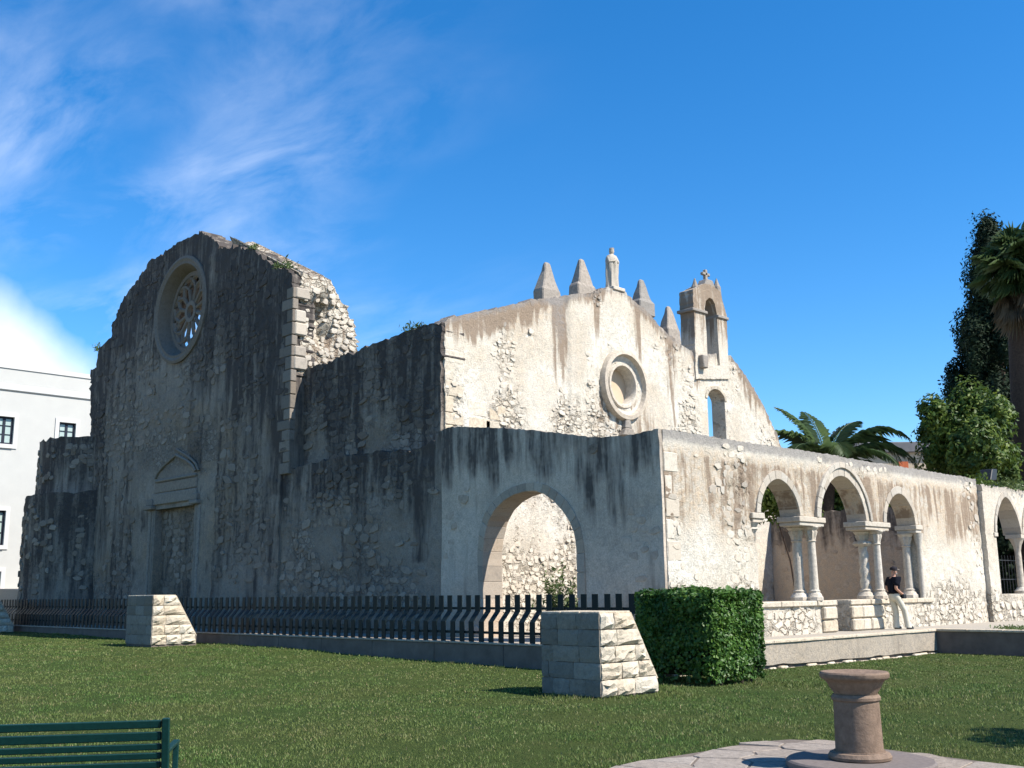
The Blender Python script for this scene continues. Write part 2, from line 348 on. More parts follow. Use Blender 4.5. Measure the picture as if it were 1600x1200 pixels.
# ------------------------------------------------------------------ wall builder
def inside(poly, U, Z):
    r = np.zeros(U.shape, bool); n = len(poly)
    for i in range(n):
        x0, y0 = poly[i]; x1, y1 = poly[(i+1) % n]
        if y0 == y1: continue
        c_ = ((y0 > Z) != (y1 > Z)) & (U < (x1-x0)*(Z-y0)/(y1-y0)+x0); r ^= c_
    return r
def area(p): return .5*sum(p[i][0]*p[(i+1) % len(p)][1]-p[(i+1) % len(p)][0]*p[i][1] for i in range(len(p)))
def resamp(poly, res, rough=0.0, zmin=None):
    out = []
    for i in range(len(poly)):
        a = np.array(poly[i]); b_ = np.array(poly[(i+1) % len(poly)]); L = np.linalg.norm(b_-a); n = max(1, int(round(L/res)))
        for k in range(n):
            p = a+(b_-a)*k/n
            if rough and k and (zmin is None or p[1] > zmin): p = p+rng.normal(0, rough, 2)
            out.append((float(p[0]), float(p[1])))
    return out
class Wall: pass
def wall(name, axis, p0, poly, T, mat, parent, holes=(), res=.12, disp=None, attrs=None, rough=0.0, zrough=None, backdz=None):
    if area(poly) < 0: poly = poly[::-1]
    holes = [h if area(h) < 0 else h[::-1] for h in holes]
    ob = resamp(poly, res, rough, zrough); hb = [resamp(h, res*.8) for h in holes]
    us = np.array([p[0] for p in ob]); zs = np.array([p[1] for p in ob])
    gu, gzz = np.meshgrid(np.arange(us.min(), us.max(), res), np.arange(zs.min(), zs.max(), res))
    gu = (gu+(np.arange(gu.shape[0])[:, None] % 2)*res*.5).ravel(); gzz = gzz.ravel()
    gu = gu+rng.uniform(-.2, .2, gu.shape)*res; gzz = gzz+rng.uniform(-.2, .2, gzz.shape)*res
    ok = inside(ob, gu, gzz)
    for h in hb: ok &= ~inside(h, gu, gzz)
    gu = gu[ok]; gzz = gzz[ok]
    bd = np.array(ob+[p for h in hb for p in h])
    keep = np.ones(len(gu), bool)
    for k in range(0, len(gu), 4000):
        d = ((gu[k:k+4000, None]-bd[None, :, 0])**2+(gzz[k:k+4000, None]-bd[None, :, 1])**2).min(1); keep[k:k+4000] = d > (res*.55)**2
    gu = gu[keep]; gzz = gzz[keep]
    loops = []; k = 0
    for l in [ob]+hb: loops.append(list(range(k, k+len(l)))); k += len(l)
    edges = [(l[i], l[(i+1) % len(l)]) for l in loops for i in range(len(l))]
    pts = [Vector(p) for p in bd]+[Vector((float(a), float(b_))) for a, b_ in zip(gu, gzz)]
    r = delaunay_2d_cdt(pts, edges, [], 0, 1e-5)
    PV = np.array([tuple(v) for v in r[0]]); TF = np.array(r[2])
    cen = PV[TF].mean(1); ok = inside(ob, cen[:, 0], cen[:, 1])
    for h in hb: ok &= ~inside(h, cen[:, 0], cen[:, 1])
    TF = TF[ok]
    a = PV[TF]; cr = (a[:, 1, 0]-a[:, 0, 0])*(a[:, 2, 1]-a[:, 0, 1])-(a[:, 1, 1]-a[:, 0, 1])*(a[:, 2, 0]-a[:, 0, 0])
    TF = TF[np.abs(cr) > 1e-9]; cr = cr[np.abs(cr) > 1e-9]; TF[cr < 0] = TF[cr < 0][:, ::-1]
    U = PV[:, 0]; Z = PV[:, 1]
    D = disp(U, Z) if disp is not None else np.zeros(len(U))
    for h in hb:
        hh = np.array(h); d = np.full(len(U), 9.0)
        for q in hh[::2]: d = np.minimum(d, np.hypot(U-q[0], Z-q[1]))
        D = D*sm(.02, .35, d)
    at_ = attrs(U, Z) if attrs is not None else {}
    def P(u, z, d): return np.stack([u, p0+d+0*u, z], -1) if axis == 'Y' else np.stack([p0-d+0*u, u, z], -1)
    V = [P(U, Z, -D)]; FF = [TF]; AT = {k_: [v] for k_, v in at_.items()}
    nb = len(bd)                                  # input points keep their order at the front of the output
    base = len(U)
    V.append(P(bd[:, 0], bd[:, 1], -D[:nb])); bz = bd[:, 1]+(backdz(bd[:, 0], bd[:, 1]) if backdz is not None else 0)
    V.append(P(bd[:, 0], bz, np.full(nb, T)))
    for k_ in AT: AT[k_] += [at_[k_][:nb], at_[k_][:nb]]
    q = []
    for l in loops:
        for i in range(len(l)):
            a_, b_ = l[i], l[(i+1) % len(l)]; q += [(base+b_, base+a_, base+nb+a_), (base+b_, base+nb+a_, base+nb+b_)]
    FF.append(np.array(q))
    # back face
    r2 = delaunay_2d_cdt([Vector(p) for p in bd], edges, [], 0, 1e-5); bf = np.array(r2[2]); bf = bf[(bf < nb).all(1)]
    cen = bd[bf].mean(1); ok = inside(ob, cen[:, 0], cen[:, 1])
    for h in hb: ok &= ~inside(h, cen[:, 0], cen[:, 1])
    bf = bf[ok]; FF.append(bf[:, ::-1]+base+nb)
    FA = np.concatenate(FF); smo = np.zeros(len(FA), bool); smo[:len(TF)] = True
    o = mesh_np(name, np.concatenate(V), FA, mat, parent, smo, {k_: np.concatenate(v) for k_, v in AT.items()})
    w = Wall(); w.o = o; w.poly = ob; w.holes = hb; w.axis = axis; w.p0 = p0; w.attrs = attrs; w.disp = disp
    return w

def rub_mesh(seed):
    r = random.Random(seed); n = 7; prof = []; V = []; Fs = []
    for k in range(n):
        a = 2*math.pi*(k+r.uniform(-.2, .2))/n; c_, s_ = math.cos(a), math.sin(a)
        q = 1/(abs(c_)**5+abs(s_)**5)**.2; q *= r.uniform(.66, 1.06); prof.append((.5*q*c_, .5*q*s_))
    for sc, d in ((1.0, .6), (1.0, -.55), (.90, -.95)):
        for (x, z) in prof: V.append((x*sc*r.uniform(.97, 1.03), d+r.uniform(-.1, .1)*(d < 0), z*sc*r.uniform(.97, 1.03)))
    V.append((r.uniform(-.1, .1), -1.05, r.uniform(-.1, .1)))
    for i in range(2):
        for k in range(n): k2 = (k+1) % n; Fs.append((i*n+k, i*n+k2, (i+1)*n+k2, (i+1)*n+k))
    for k in range(n): Fs.append((2*n+k, 2*n+(k+1) % n, 3*n))
    me = bpy.data.meshes.new('stone'); me.from_pydata(V, [], Fs); me.update()
    bm = bmesh.new(); bm.from_mesh(me); bmesh.ops.recalc_face_normals(bm, faces=bm.faces)
    bm.to_mesh(me); bm.free()
    return me
def mkvar(mat, n=10, s=0):
    L = []
    for k in range(n): me = rub_mesh(k+s); me.materials.append(mat); L.append(me)
    return L
M_stone_pt = stone_mat('portico_rubble', (.52, .44, .36), (.41, .345, .28), (.40, .295, .205), DARK)
V_pt = mkvar(M_stone_pt, 8, 80); V_dk = mkvar(M_stone_dk); V_lt = mkvar(M_stone_lt, 10, 40)
def rubble(w, variants, mask, hs=(.16, .34), ws=(.2, .6), proud=(.012, .05), nobj=300, keepout=(), fill=.95, name='stone'):
    us = [p[0] for p in w.poly]; zs = [p[1] for p in w.poly]; L = []
    z = min(zs)+.04
    while z < max(zs):
        h = random.uniform(*hs); u = min(us)+random.uniform(0, .3)
        while u < max(us):
            wd = random.uniform(*ws)*(.7+h); L.append((u+wd/2, z+h/2+random.uniform(-.05, .05), wd*random.uniform(.86, .98), h*random.uniform(.82, 1.0))); u += wd
        z += h*.98
    A = np.array(L); ok = np.ones(len(A), bool)
    for du, dz in ((0, 0), (.5, .5), (-.5, .5), (.5, -.5), (-.5, -.5)):
        pu = A[:, 0]+du*A[:, 2]; pz = A[:, 1]+dz*A[:, 3]; ok &= inside(w.poly, pu, pz)
        for h in list(w.holes)+list(keepout): ok &= ~inside(h, pu, pz)
    ok &= rng.random(len(A)) < mask(A[:, 0], A[:, 1])*fill
    A = A[ok]; A = A[np.argsort(-A[:, 2]*A[:, 3])]
    st = w.attrs(A[:, 0], A[:, 1])['stain_and_shade'] if w.attrs else np.zeros(len(A)); dp = w.disp(A[:, 0], A[:, 1]) if w.disp else np.zeros(len(A))
    JV = []; JF = []; JS = []; k0 = 0
    for i, (u, z, wd, h) in enumerate(A):
        pr = random.uniform(*proud); me = random.choice(variants); tilt = random.uniform(-.3, .3)
        ang = tilt; c_, s_ = math.cos(ang), math.sin(ang)
        loc = (u, w.p0-dp[i], z) if w.axis == 'Y' else (w.p0+dp[i], u, z)
        if i < nobj:
            o = bpy.data.objects.new(name, me); lk(o, w.o); o.location = loc; o.scale = (wd, pr, h)
            o.rotation_euler = (0, tilt, 0) if w.axis == 'Y' else (0, 0, math.pi/2)
            if w.axis == 'X': o.rotation_euler = (Matrix.Rotation(math.pi/2, 3, 'Z')@Matrix.Rotation(tilt, 3, 'Y')).to_euler()
            o.color = (float(st[i]), 0, 0, 1)
        else:
            vv = np.array([v.co[:] for v in me.vertices])*np.array([wd, pr, h])
            if w.axis == 'X': vv = np.stack([-vv[:, 1], vv[:, 0], vv[:, 2]], -1)
            JV.append(vv+np.array(loc)); JF += [tuple(j+k0 for j in p.vertices) for p in me.polygons]; JS.append(np.full(len(vv), st[i])); k0 += len(vv)
    if JV:
        o = mesh_np('small_stones', np.concatenate(JV), JF, variants[0].materials[0], w.o, False, {'stain_and_shade': np.concatenate(JS)})
        o.color = (0, 0, 0, 1); tag(o, kind='stuff')
    return len(A)
def arch_pts(u0, u1, zs, rise, n=24, p=1.9, q=.54):
    uc = (u0+u1)/2; a = (u1-u0)/2; out = []
    for k in range(n+1):
        x = -math.cos(math.pi*k/n); out.append((uc+a*x, zs+rise*max(0, 1-abs(x)**p)**q))
    return out
def voussoirs(axis, p0, inn, out, proud, T, n, mat, parent, name='voussoir', gap=.004):
    """inn/out: polylines of equal length along the ring"""
    inn = np.array(inn); out = np.array(out); m = len(inn)-1; t = np.linspace(0, m, n+1)
    def ip(A, x): i = min(int(x), m-1); f_ = x-i; return A[i]*(1-f_)+A[i+1]*f_
    for k in range(n):
        a, b_ = t[k]+gap*m/n*2, t[k+1]-gap*m/n*2; sub = np.linspace(a, b_, 3)
        poly = [tuple(ip(inn, x)) for x in sub]+[tuple(ip(out, x)) for x in sub[::-1]]
        d = proud+random.uniform(-.008, .008)
        f0 = (lambda u, z: (u, p0-d, z)) if axis == 'Y' else (lambda u, z: (p0+d, u, z))
        f1 = (lambda u, z: (u, p0+T, z)) if axis == 'Y' else (lambda u, z: (p0-T, u, z))
        o = MB().prism(poly, f0, f1).build(name, mat, parent, bevel=.008); o.color = (random.uniform(.25, .55), 0, 0, 1)
def ring_mesh(axis, p0, cu, cz, ru, prof, n=64, asp=1.0):
    """prof: closed list of (radius, out)"""
    V = []; Fs = []; m = len(prof)
    for k in range(n):
        a = 2*math.pi*k/n
        for r, d in prof:
            u = cu+r*math.cos(a); z = cz+r*asp*math.sin(a); V.append((u, p0-d, z) if axis == 'Y' else (p0+d, u, z))
    for k in range(n):
        for i in range(m): Fs.append((k*m+i, k*m+(i+1) % m, ((k+1) % n)*m+(i+1) % m, ((k+1) % n)*m+i))
    b_ = MB(); b_.add(V, Fs); return b_
def quoin(axis_pt, sx, sy, z0, z1, mat, parent, name='quoin', jit=.012):
    """corner block: extends sx in X and sy in Y (signed) from the corner point"""
    x, y = axis_pt; e = random.uniform(.01, .03)
    xa, xb = sorted((x+(-e if sx > 0 else e), x+sx)); ya, yb = sorted((y+(-e if sy > 0 else e), y+sy))
    o = MB().box((xa, ya, z0+.008), (xb, yb, z1-.008)).build(name, mat, parent, bevel=.02)
    o.color = (random.uniform(0, .35), 0, 0, 1); return o

def rebase(t, loc):
    t.location = loc; mi = Matrix.Translation(-Vector(loc))
    for ch in t.children: ch.matrix_parent_inverse = mi
    return t
def gaus(x, c_, w): return np.exp(-((x-c_)/w)**2)

# ------------------------------------------------------------------ ground
g1 = np.linspace(-75, 25, 201); g2 = np.linspace(-20, 60, 161)
GX, GY = np.meshgrid(g1, g2); GZ = gz(GX, GY)+(fbm(GX*1.2, GY*1.2, 3, 5)-.5)*.05
blend = np.minimum.reduce([sm(0, 4, GX+75), sm(0, 4, 25-GX), sm(0, 4, GY+20), sm(0, 4, 60-GY)]); GZ = GZ*blend-.05*(1-blend)
idx = np.arange(GX.size).reshape(GX.shape); q = np.stack([idx[:-1, :-1], idx[:-1, 1:], idx[1:, 1:], idx[1:, :-1]], -1).reshape(-1, 4)
tag(mesh_np('lawn', np.stack([GX, GY, GZ], -1).reshape(-1, 3), q, M_soil, None, True), kind='structure')
tag(MB().add([(-2500, -2500, -.6), (2500, -2500, -.6), (2500, 2500, -.6), (-2500, 2500, -.6)], [(0, 1, 2, 3)]).build('ground', M_gravel), kind='structure')

# terrace the ruin stands on (raised, gravelled)
tp = [(-75, yF+.1), (xR-.1, yF+.1), (xR-.1, 29.85), (4, 29.85), (4, 75), (-75, 75)]
tag(MB().prism(tp, lambda u, v: (u, v, TER-.012), lambda u, v: (u, v, -.5)).build('terrace', M_gravel), kind='structure')

# ------------------------------------------------------------------ church
church = thing('ruined_church', 'ruined stone church with rose window gable and bell gable', 'church')
gtop = [(141, 578), (150, 574), (154, 547), (166, 535), (174, 526), (175, 503), (181, 496), (183, 484), (192, 469), (204, 451), (219, 430), (234, 407), (255, 397), (270, 383), (288, 374), (312, 363), (330, 369), (336, 377), (348, 389), (369, 386), (393, 389), (405, 398), (420, 410), (429, 421), (447, 419), (456, 427)]
gp = [uA(x, y, yG) for x, y in gtop]; uG = [p[0] for p in gp]; zG = [p[1] for p in gp]
u456 = uA(456, 600, yG)[0]; u437 = uA(437, 800, yG)[0]
gpoly = gp+[(u456, uA(456, 735, yG)[1]), (u437, uA(437, 740, yG)[1]), (u437, .3), (uA(148, 935, yG)[0], .3), uA(145, 770, yG), uA(142, 690, yG)]
RU, RZ, RR = -39.15, 13.1, 2.25
rose_hole = [(RU+1.9*math.cos(a), RZ+1.9*math.sin(a)) for a in np.linspace(0, 2*math.pi, 60, endpoint=False)]
d0 = uA(243, 795, yG); d1 = uA(304, 790, yG); dz1 = (d0[1]+d1[1])/2; du0, du1 = d0[0], d1[0]
door_hole = [(du0, TER), (du1, TER), (du1, dz1), (du0, dz1)]
pj = [(uA(213, 850, yG)[0], uA(330, 850, yG)[0])]
def g_attr(U, Z):
    zt = np.interp(U, uG, zG); d = zt-Z
    st = .10+.95*sm(7.5, .2, d)*(.35+.9*fbm(U*1.6, Z*.14, 4, 3))+.45*sm(.42, .66, fbm(U*.7, Z*.2, 4, 9))
    st += .35*gaus(U, -46.6, .9)+.35*gaus(U, -31.6, .5)*(Z > 5)+.25*gaus(U, -34.5, 1.2)*(Z > 8)
    rb = .30+.9*(fbm(U*.55, Z*.55, 4, 21)-.42)
    pz = ((U > pj[0][0]-.15) & (U < pj[0][1]+.1) & (Z < 6.6)).astype(float)*sm(.25, .5, fbm(U*1.5, Z*1.5, 3, 2))
    st = st*(1-.9*pz); rb = rb*(1-pz)-.4*pz
    return {'stain_and_shade': np.clip(st-.02, 0, .92), 'rub': rb, 'warm': .9*sm(.45, .7, fbm(U*.4+7, Z*.4, 4, 31))*(Z < 9)}
def g_disp(U, Z): return (fbm(U*.5, Z*.5, 3, 4)-.5)*.10+(fbm(U*2.6, Z*3.4, 4, 8)-.5)*.09+(fbm(U*8, Z*8, 2, 6)-.5)*.03
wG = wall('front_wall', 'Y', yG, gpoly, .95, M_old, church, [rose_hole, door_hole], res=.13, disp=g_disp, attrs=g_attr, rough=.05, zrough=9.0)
ring_keep = [(RU+2.5*math.cos(a), RZ+2.5*math.sin(a)) for a in np.linspace(0, 6.28, 24, endpoint=False)]
pk = [(pj[0][0]-.1, 0), (pj[0][1]+.1, 0), (pj[0][1]+.1, 7.6), (pj[0][0]-.1, 7.6)]
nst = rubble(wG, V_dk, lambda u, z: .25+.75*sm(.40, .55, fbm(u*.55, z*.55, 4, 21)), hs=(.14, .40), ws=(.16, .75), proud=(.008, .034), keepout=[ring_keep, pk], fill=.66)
# corner blocks on the right edge of the gable
z = 5.7; k = 0
while z < 12.2:
    h = random.uniform(.34, .5); s = (.75, .5)[k % 2]; k += 1
    MB().box((u456-s*random.uniform(.7, 1.1), yG-.03, z+.012), (u456-.03, yG+.2, z+h-.012)).build('quoin', M_ashlar_g, wG.o, bevel=.02).color = (random.uniform(.2, .6), 0, 0, 1)
    if z > 8.8 and k % 3: MB().box((u456-.3, yG+.07, z+.01), (u456+.012, yG+random.uniform(.35, .8), z+h-.01)).build('quoin', M_stone_lt, wG.o, bevel=.04).color = (random.uniform(.3, .8), 0, 0, 1)
    z += h
# rose window
rose = ring_mesh('Y', yG, RU, RZ, 0, [(2.22, -.05), (2.22, .07), (2.10, .11), (2.0, .05), (1.90, .06), (1.66, -.46), (1.66, -.75), (1.95, -.75), (1.95, -.05)], 72).build('rose_window', M_rose, church, smooth=35)
rose.color = (.25, 0, 0, 1)
for rr, w_ in ((1.60, .09), (.36, .09)):
    ring_mesh('Y', yG+.50, RU, RZ, 0, [(rr+w_, -.1), (rr+w_, .09), (rr-w_, .09), (rr-w_, -.1)], 48).build('tracery_ring', M_rose, rose, smooth=35).color = (.3, 0, 0, 1)
for k in range(12):
    a = 2*math.pi*(k+.5)/12; c_, s_ = math.cos(a), math.sin(a)
    MB().tube([(RU+.38*c_, yG+.50, RZ+.38*s_), (RU+1.0*c_, yG+.50, RZ+1.0*s_)], [.085, .095], 6).build('spoke', M_rose, rose, smooth=True).color = (.3, 0, 0, 1)
    pts = []
    for t in np.linspace(0, 1, 9):
        a2 = a+(t*2*math.pi/12)*2; r_ = 1.0+.52*math.sin(math.pi*t)
        pts.append((RU+r_*math.cos(a2), yG+.50, RZ+r_*math.sin(a2)))
    MB().tube(pts, .085, 5).build('tracery_arc', M_rose, rose, smooth=True).color = (.3, 0, 0, 1)
# walled-up portal
infill_disp = lambda U, Z: (fbm(U*3, Z*3, 3, 1)-.5)*.06
wI = wall('door_infill', 'Y', yG+.32, [(du0-.05, TER-.1), (du1+.05, TER-.1), (du1+.05, dz1+.05), (du0-.05, dz1+.05)], .3, M_old, church, res=.15, disp=infill_disp, attrs=lambda U, Z: {'stain_and_shade': .25+.3*fbm(U, Z*.4, 3, 5), 'rub': .5+0*U, 'warm': .8+0*U})
rubble(wI, V_dk, lambda u, z: .6+0*u, hs=(.2, .4), ws=(.3, .6), proud=(.01, .03))
portal = MB().box((du0-.25, yG-.09, dz1+.17), (du1+.2, yG+.3, dz1+.62)).build('portal', M_ashlar_g, church, bevel=.03)
portal.color = (.15, 0, 0, 1)
for a_, b_, e_ in ((du0-.5, du0-.30, .06), (du0-.27, du0-.06, .03), (du1+.06, du1+.27, .03), (du1+.30, du1+.5, .06)): MB().box((a_, yG-e_, TER), (b_, yG+.2, dz1)).build('jamb', M_ashlar_g, portal, bevel=.03).color = (random.uniform(0, .3), 0, 0, 1)
for ua, ub in ((du0-.65, du0+.05), (du1-.1, du1+.5)):
    MB().box((ua, yG-.22, dz1+.0), (ub, yG+.2, dz1+.16)).box((ua+.1, yG-.16, dz1+.16), (ub-.1, yG+.2, dz1+.42)).build('capital_block', M_ashlar_g, portal, bevel=.03).color = (.3, 0, 0, 1)
MB().box((du0-.1, yG-.05, dz1+.64), (du1+.15, yG+.3, dz1+1.05)).build('lintel', M_ashlar_g, portal, bevel=.03).color = (.1, 0, 0, 1)
MB().box((du0-.05, yG-.10, dz1+1.06), (du1+.1, yG+.3, dz1+1.18)).build('cornice', M_ashlar_g, portal, bevel=.04).color = (.2, 0, 0, 1)
zs_ = dz1+1.26; am = (du0+du1)/2; hw = (du1-du0)/2+.2
for off, w_, nm in ((-.15, .06, 'arch_moulding'), (.08, .05, 'arch_moulding')):
    for sgn in (-1, 1):
        pts = []
        for t in np.linspace(0, 1, 10):
            x = sgn*(hw+off)*(1-t); zz = zs_+(.92+off)*t**.62
            pts.append((am+x, yG-.05, zz))
        if not (off > 0 and sgn < 0): MB().tube(pts, w_, 6).build(nm, M_ashlar_g, portal, smooth=True).color = (.35, 0, 0, 1)
# vault stub behind the gable (broken end in the sun)
stp = [(456, 427), (470, 424), (487, 430), (503, 434), (520, 437), (526, 448), (532, 460), (541, 475), (549, 488), (556, 503), (559, 522), (563, 541), (566, 560)]
sp = [uB(x, y, u456) for x, y in stp]; sp[0] = (yG+.35, sp[0][1]+.15); spoly = sp+[(sp[-1][0]+.1, 8.0), (yG+.35, 8.0)]
spoly = spoly[::-1]
def st_attr(U, Z): return {'stain_and_shade': .5*sm(.35, .6, fbm(U*.8, Z*.5, 4, 12))+.3*sm(12.0, 12.8, Z)+.5*gaus(U, 20.6, .35)*gaus(Z, 11.7, .7), 'rub': .75+0*U, 'warm': .5*fbm(U, Z, 3, 3)}  # last stain term darkens the hollow, its shade painted into the colour
def st_disp(U, Z): return (fbm(U*1.2, Z*1.2, 3, 4)-.5)*.25+(fbm(U*4, Z*4, 3, 14)-.5)*.14-.55*gaus(U, 20.55, .28)*gaus(Z, 11.55, .5)-.4*gaus(U, 20.7, .3)*gaus(Z, 10.7, .35)+.25*gaus(U, 20.25, .3)*gaus(Z, 12.1, .3)
wS = wall('vault_stub', 'X', u456-.12, spoly, 5.0, M_pale, church, res=.10, disp=st_disp, attrs=st_attr, rough=.075, zrough=9,
          backdz=lambda U, Z: np.where(Z > 10.9, (2.55+.25*(fbm(U*2.5, Z*2.5, 3, 2)-.5))*sm(10.5, 12.6, Z), 0))
rubble(wS, V_lt, lambda u, z: .9*(1-gaus(u, 20.5, .4)*gaus(z, 11.4, .9)), hs=(.15, .3), ws=(.18, .42), proud=(.03, .09))
vo_ = [uA(x, y, yG) for x, y in gtop[5:18]]; vc_ = (RU, 11.0); vout = []; vin = []
for (a_, b_) in vo_:
    d_ = math.hypot(a_-vc_[0], b_-vc_[1]); vout.append((vc_[0]+(a_-vc_[0])*(1-.25/d_), vc_[1]+(b_-vc_[1])*(1-.25/d_))); vin.append((vc_[0]+(a_-vc_[0])*(1-1.5/d_), vc_[1]+(b_-vc_[1])*(1-1.5/d_)))
wall('vault_shell', 'Y', yG+1.02, vout+vin[::-1], 1.6, M_old, church, res=.3, disp=g_disp, attrs=g_attr)
# upper nave wall
nt_ = [(456, 583), (469, 579), (502, 569), (530, 558), (556, 550), (568, 543), (590, 535), (610, 527), (634, 516), (658, 510), (680, 505), (692, 502)]
npt = [uA(x, y, yN) for x, y in nt_]; npt[-1] = (xP-.03, npt[-1][1]); un = [p[0] for p in npt]; zn = [p[1] for p in npt]
npoly = npt+[(xP-.03, .4), (un[0]-.4, .4)]
def n_attr(U, Z):
    zt = np.interp(U, un, zn); d = zt-Z
    st = .08+.95*sm(3.6, .1, d)*(.35+.9*fbm(U*1.6, Z*.2, 4, 43))+.55*sm(.45, .62, fbm(U*.9, Z*.4, 4, 19))
    return {'stain_and_shade': np.clip(st, 0, .85), 'rub': .55+.7*(fbm(U*.6, Z*.6, 3, 23)-.45), 'warm': .8*sm(.5, .7, fbm(U*.5, Z*.5, 3, 31))}
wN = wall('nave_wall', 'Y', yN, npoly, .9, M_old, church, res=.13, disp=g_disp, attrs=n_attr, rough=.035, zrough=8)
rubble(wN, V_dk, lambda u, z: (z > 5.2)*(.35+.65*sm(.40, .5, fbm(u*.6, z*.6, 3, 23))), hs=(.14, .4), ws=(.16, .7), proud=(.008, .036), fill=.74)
# lower aisle wall
xJ = uA(690, 800)[0]
at_t = [(437, 737), (470, 728), (500, 720), (530, 713), (570, 708), (600, 706), (650, 701), (668, 693), (682, 685), (689, 673)]
apt = [uA(x, y) for x, y in at_t]; apt[-1] = (xJ, apt[-1][1]); ua_ = [p[0] for p in apt]; za_ = [p[1] for p in apt]
apoly = apt+[(xJ, .35), (ua_[0]-.1, .35)]
def a_attr(U, Z):
    zt = np.interp(U, ua_, za_); d = zt-Z
    st = .05+1.0*sm(2.8, .1, d)*(.35+.9*fbm(U*1.8, Z*.18, 4, 53))+.38*sm(.48, .66, fbm(U*.6, Z*.3, 4, 29))+.75*gaus(U, uA(655, 820)[0], .35)*(Z > 2.6)
    return {'stain_and_shade': np.clip(st, 0, .85), 'rub': .38+.9*(fbm(U*.6, Z*.6, 3, 33)-.45), 'warm': 1.0*sm(3.6, 1.6, Z)*sm(.35, .6, fbm(U*.5, Z*.5, 3, 37))}
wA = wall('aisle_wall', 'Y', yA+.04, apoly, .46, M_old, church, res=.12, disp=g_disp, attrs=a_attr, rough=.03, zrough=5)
rubble(wA, V_dk, lambda u, z: .2+.8*sm(.42, .52, fbm(u*.6, z*.6, 3, 33)), hs=(.13, .36), ws=(.15, .65), proud=(.008, .036), fill=.66)

# side facade (long sunny wall with pinnacles)
st_ = [(690, 503), (700, 497), (740, 489), (790, 479), (838, 467), (860, 466), (880, 463), (905, 459), (928, 457), (934, 452), (948, 449), (962, 450), (974, 454), (983, 463), (992, 472), (1000, 478), (1012, 488), (1020, 497), (1030, 510), (1040, 519), (1052, 528), (1062, 536), (1075, 545), (1085, 552), (1100, 552), (1130, 552), (1141, 555), (1150, 566), (1160, 580), (1170, 594), (1180, 610), (1190, 628), (1200, 648), (1208, 666), (1215, 684), (1222, 705)]
spt = [uB(x, y, xP) for x, y in st_]; spt[0] = (yN+.12, spt[0][1]); us_ = [p[0] for p in spt]; zs2 = [p[1] for p in spt]
yE2 = us_[-1]+.3
fpoly = spt+[(yE2, .4), (yN+.12, .4)]; fpoly = fpoly[::-1]
OU0 = uB(938, 607, xP)[0]; OU1 = uB(1007, 607, xP)[0]; OU = (OU0+OU1)/2; OZ = uB(971, 602, xP)[1]; OR = (OU1-OU0)/2
och = [(OU+OR*.56*math.cos(a), OZ+OR*.62*math.sin(a)) for a in np.linspace(0, 2*math.pi, 40, endpoint=False)]
nw0 = uB(1106, 640, xP)[0]; nw1 = uB(1133, 640, xP)[0]; nzs = uB(1120, 625, xP)[1]; nz0 = uB(1120, 690, xP)[1]
niche = [(nw0, nz0), (nw1, nz0)]+arch_pts(nw0, nw1, nzs, .42, 14)[::-1]
strk = [(875, .30, 1.0, 3.9), (932, .22, .75, 3.3), (997, .26, .8, 3.0), (1046, .26, .9, 5.0), (1087, .25, .6, 2.5), (820, .9, .75, 1.3), (745, .9, .85, 1.3), (780, .5, .7, 1.0), (1165, .5, .5, 1.6)]
strk = [(uB(x, 520, xP)[0], w_, a_, L_) for x, w_, a_, L_ in strk]
def f_attr(U, Z):
    zt = np.interp(U, us_, zs2); d = zt-Z; st = .55*sm(.6, .05, d)+.25*sm(1.8, .3, d)*fbm(U*2.2, Z*.3, 3, 77)
    for c_, w_, a_, L_ in strk: st = st+1.25*a_*gaus(U+.12*(fbm(Z*.8, U*0+c_, 2, 3)-.5), c_, w_)*sm(L_, L_*.35, d)*(.6+.6*fbm(U*2, Z*.4, 3, 8))
    st += .5*sm(OR*2.0, OR*.9, np.hypot(U-OU, (Z-OZ+1.3)))*(Z < OZ-.3)
    rb = .12+1.5*(fbm(U*.75, Z*.55, 4, 61)-.50)+.35*sm(9, 7, Z)*(U < 26)
    return {'stain_and_shade': np.clip(st, 0, 1.1), 'rub': rb, 'warm': .85*sm(1.4, .3, d)*fbm(U, Z, 3, 1)+.45*sm(.5, .68, fbm(U*.5, Z*.5, 4, 71)), 'grey': .6*sm(.35, .05, d)+.55*gaus(U, strk[0][0], .5)*sm(3.5, .5, d)}
def f_disp(U, Z):
    rb = sm(.46, .56, fbm(U*.75, Z*.55, 4, 61)+.1*sm(9, 7, Z)*(U < 26))
    return (fbm(U*.4, Z*.4, 3, 4)-.5)*.12+rb*(fbm(U*4.5, Z*5.5, 3, 8)-.55)*.16+(fbm(U*7, Z*7, 2, 6)-.5)*.025+.07*sm(.05, .0, np.abs(U-uB(908, 560, xP)[0])-.62)
wF = wall('side_facade', 'X', xP, fpoly, .62, M_pale, church, [och, niche], res=.10, disp=f_disp, attrs=f_attr, rough=.025, zrough=7)
okp = [(OU+OR*1.15*math.cos(a), OZ+OR*1.2*math.sin(a)) for a in np.linspace(0, 6.28, 24, endpoint=False)]
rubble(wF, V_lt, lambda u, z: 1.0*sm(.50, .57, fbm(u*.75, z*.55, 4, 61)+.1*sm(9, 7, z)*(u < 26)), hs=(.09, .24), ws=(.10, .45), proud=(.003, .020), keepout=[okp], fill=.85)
z = 5.2; k = 0
while z < 8.9:
    h = random.uniform(.36, .52); k += 1
    MB().box((xP-.03, yN+.125, z+.008), (xP+.02+random.uniform(0, .015), yN+(.85, .45)[k % 2], z+h-.008)).build('quoin', M_ashlar, wF.o, bevel=.02).color = (random.uniform(0, .2), 0, 0, 1); z += h
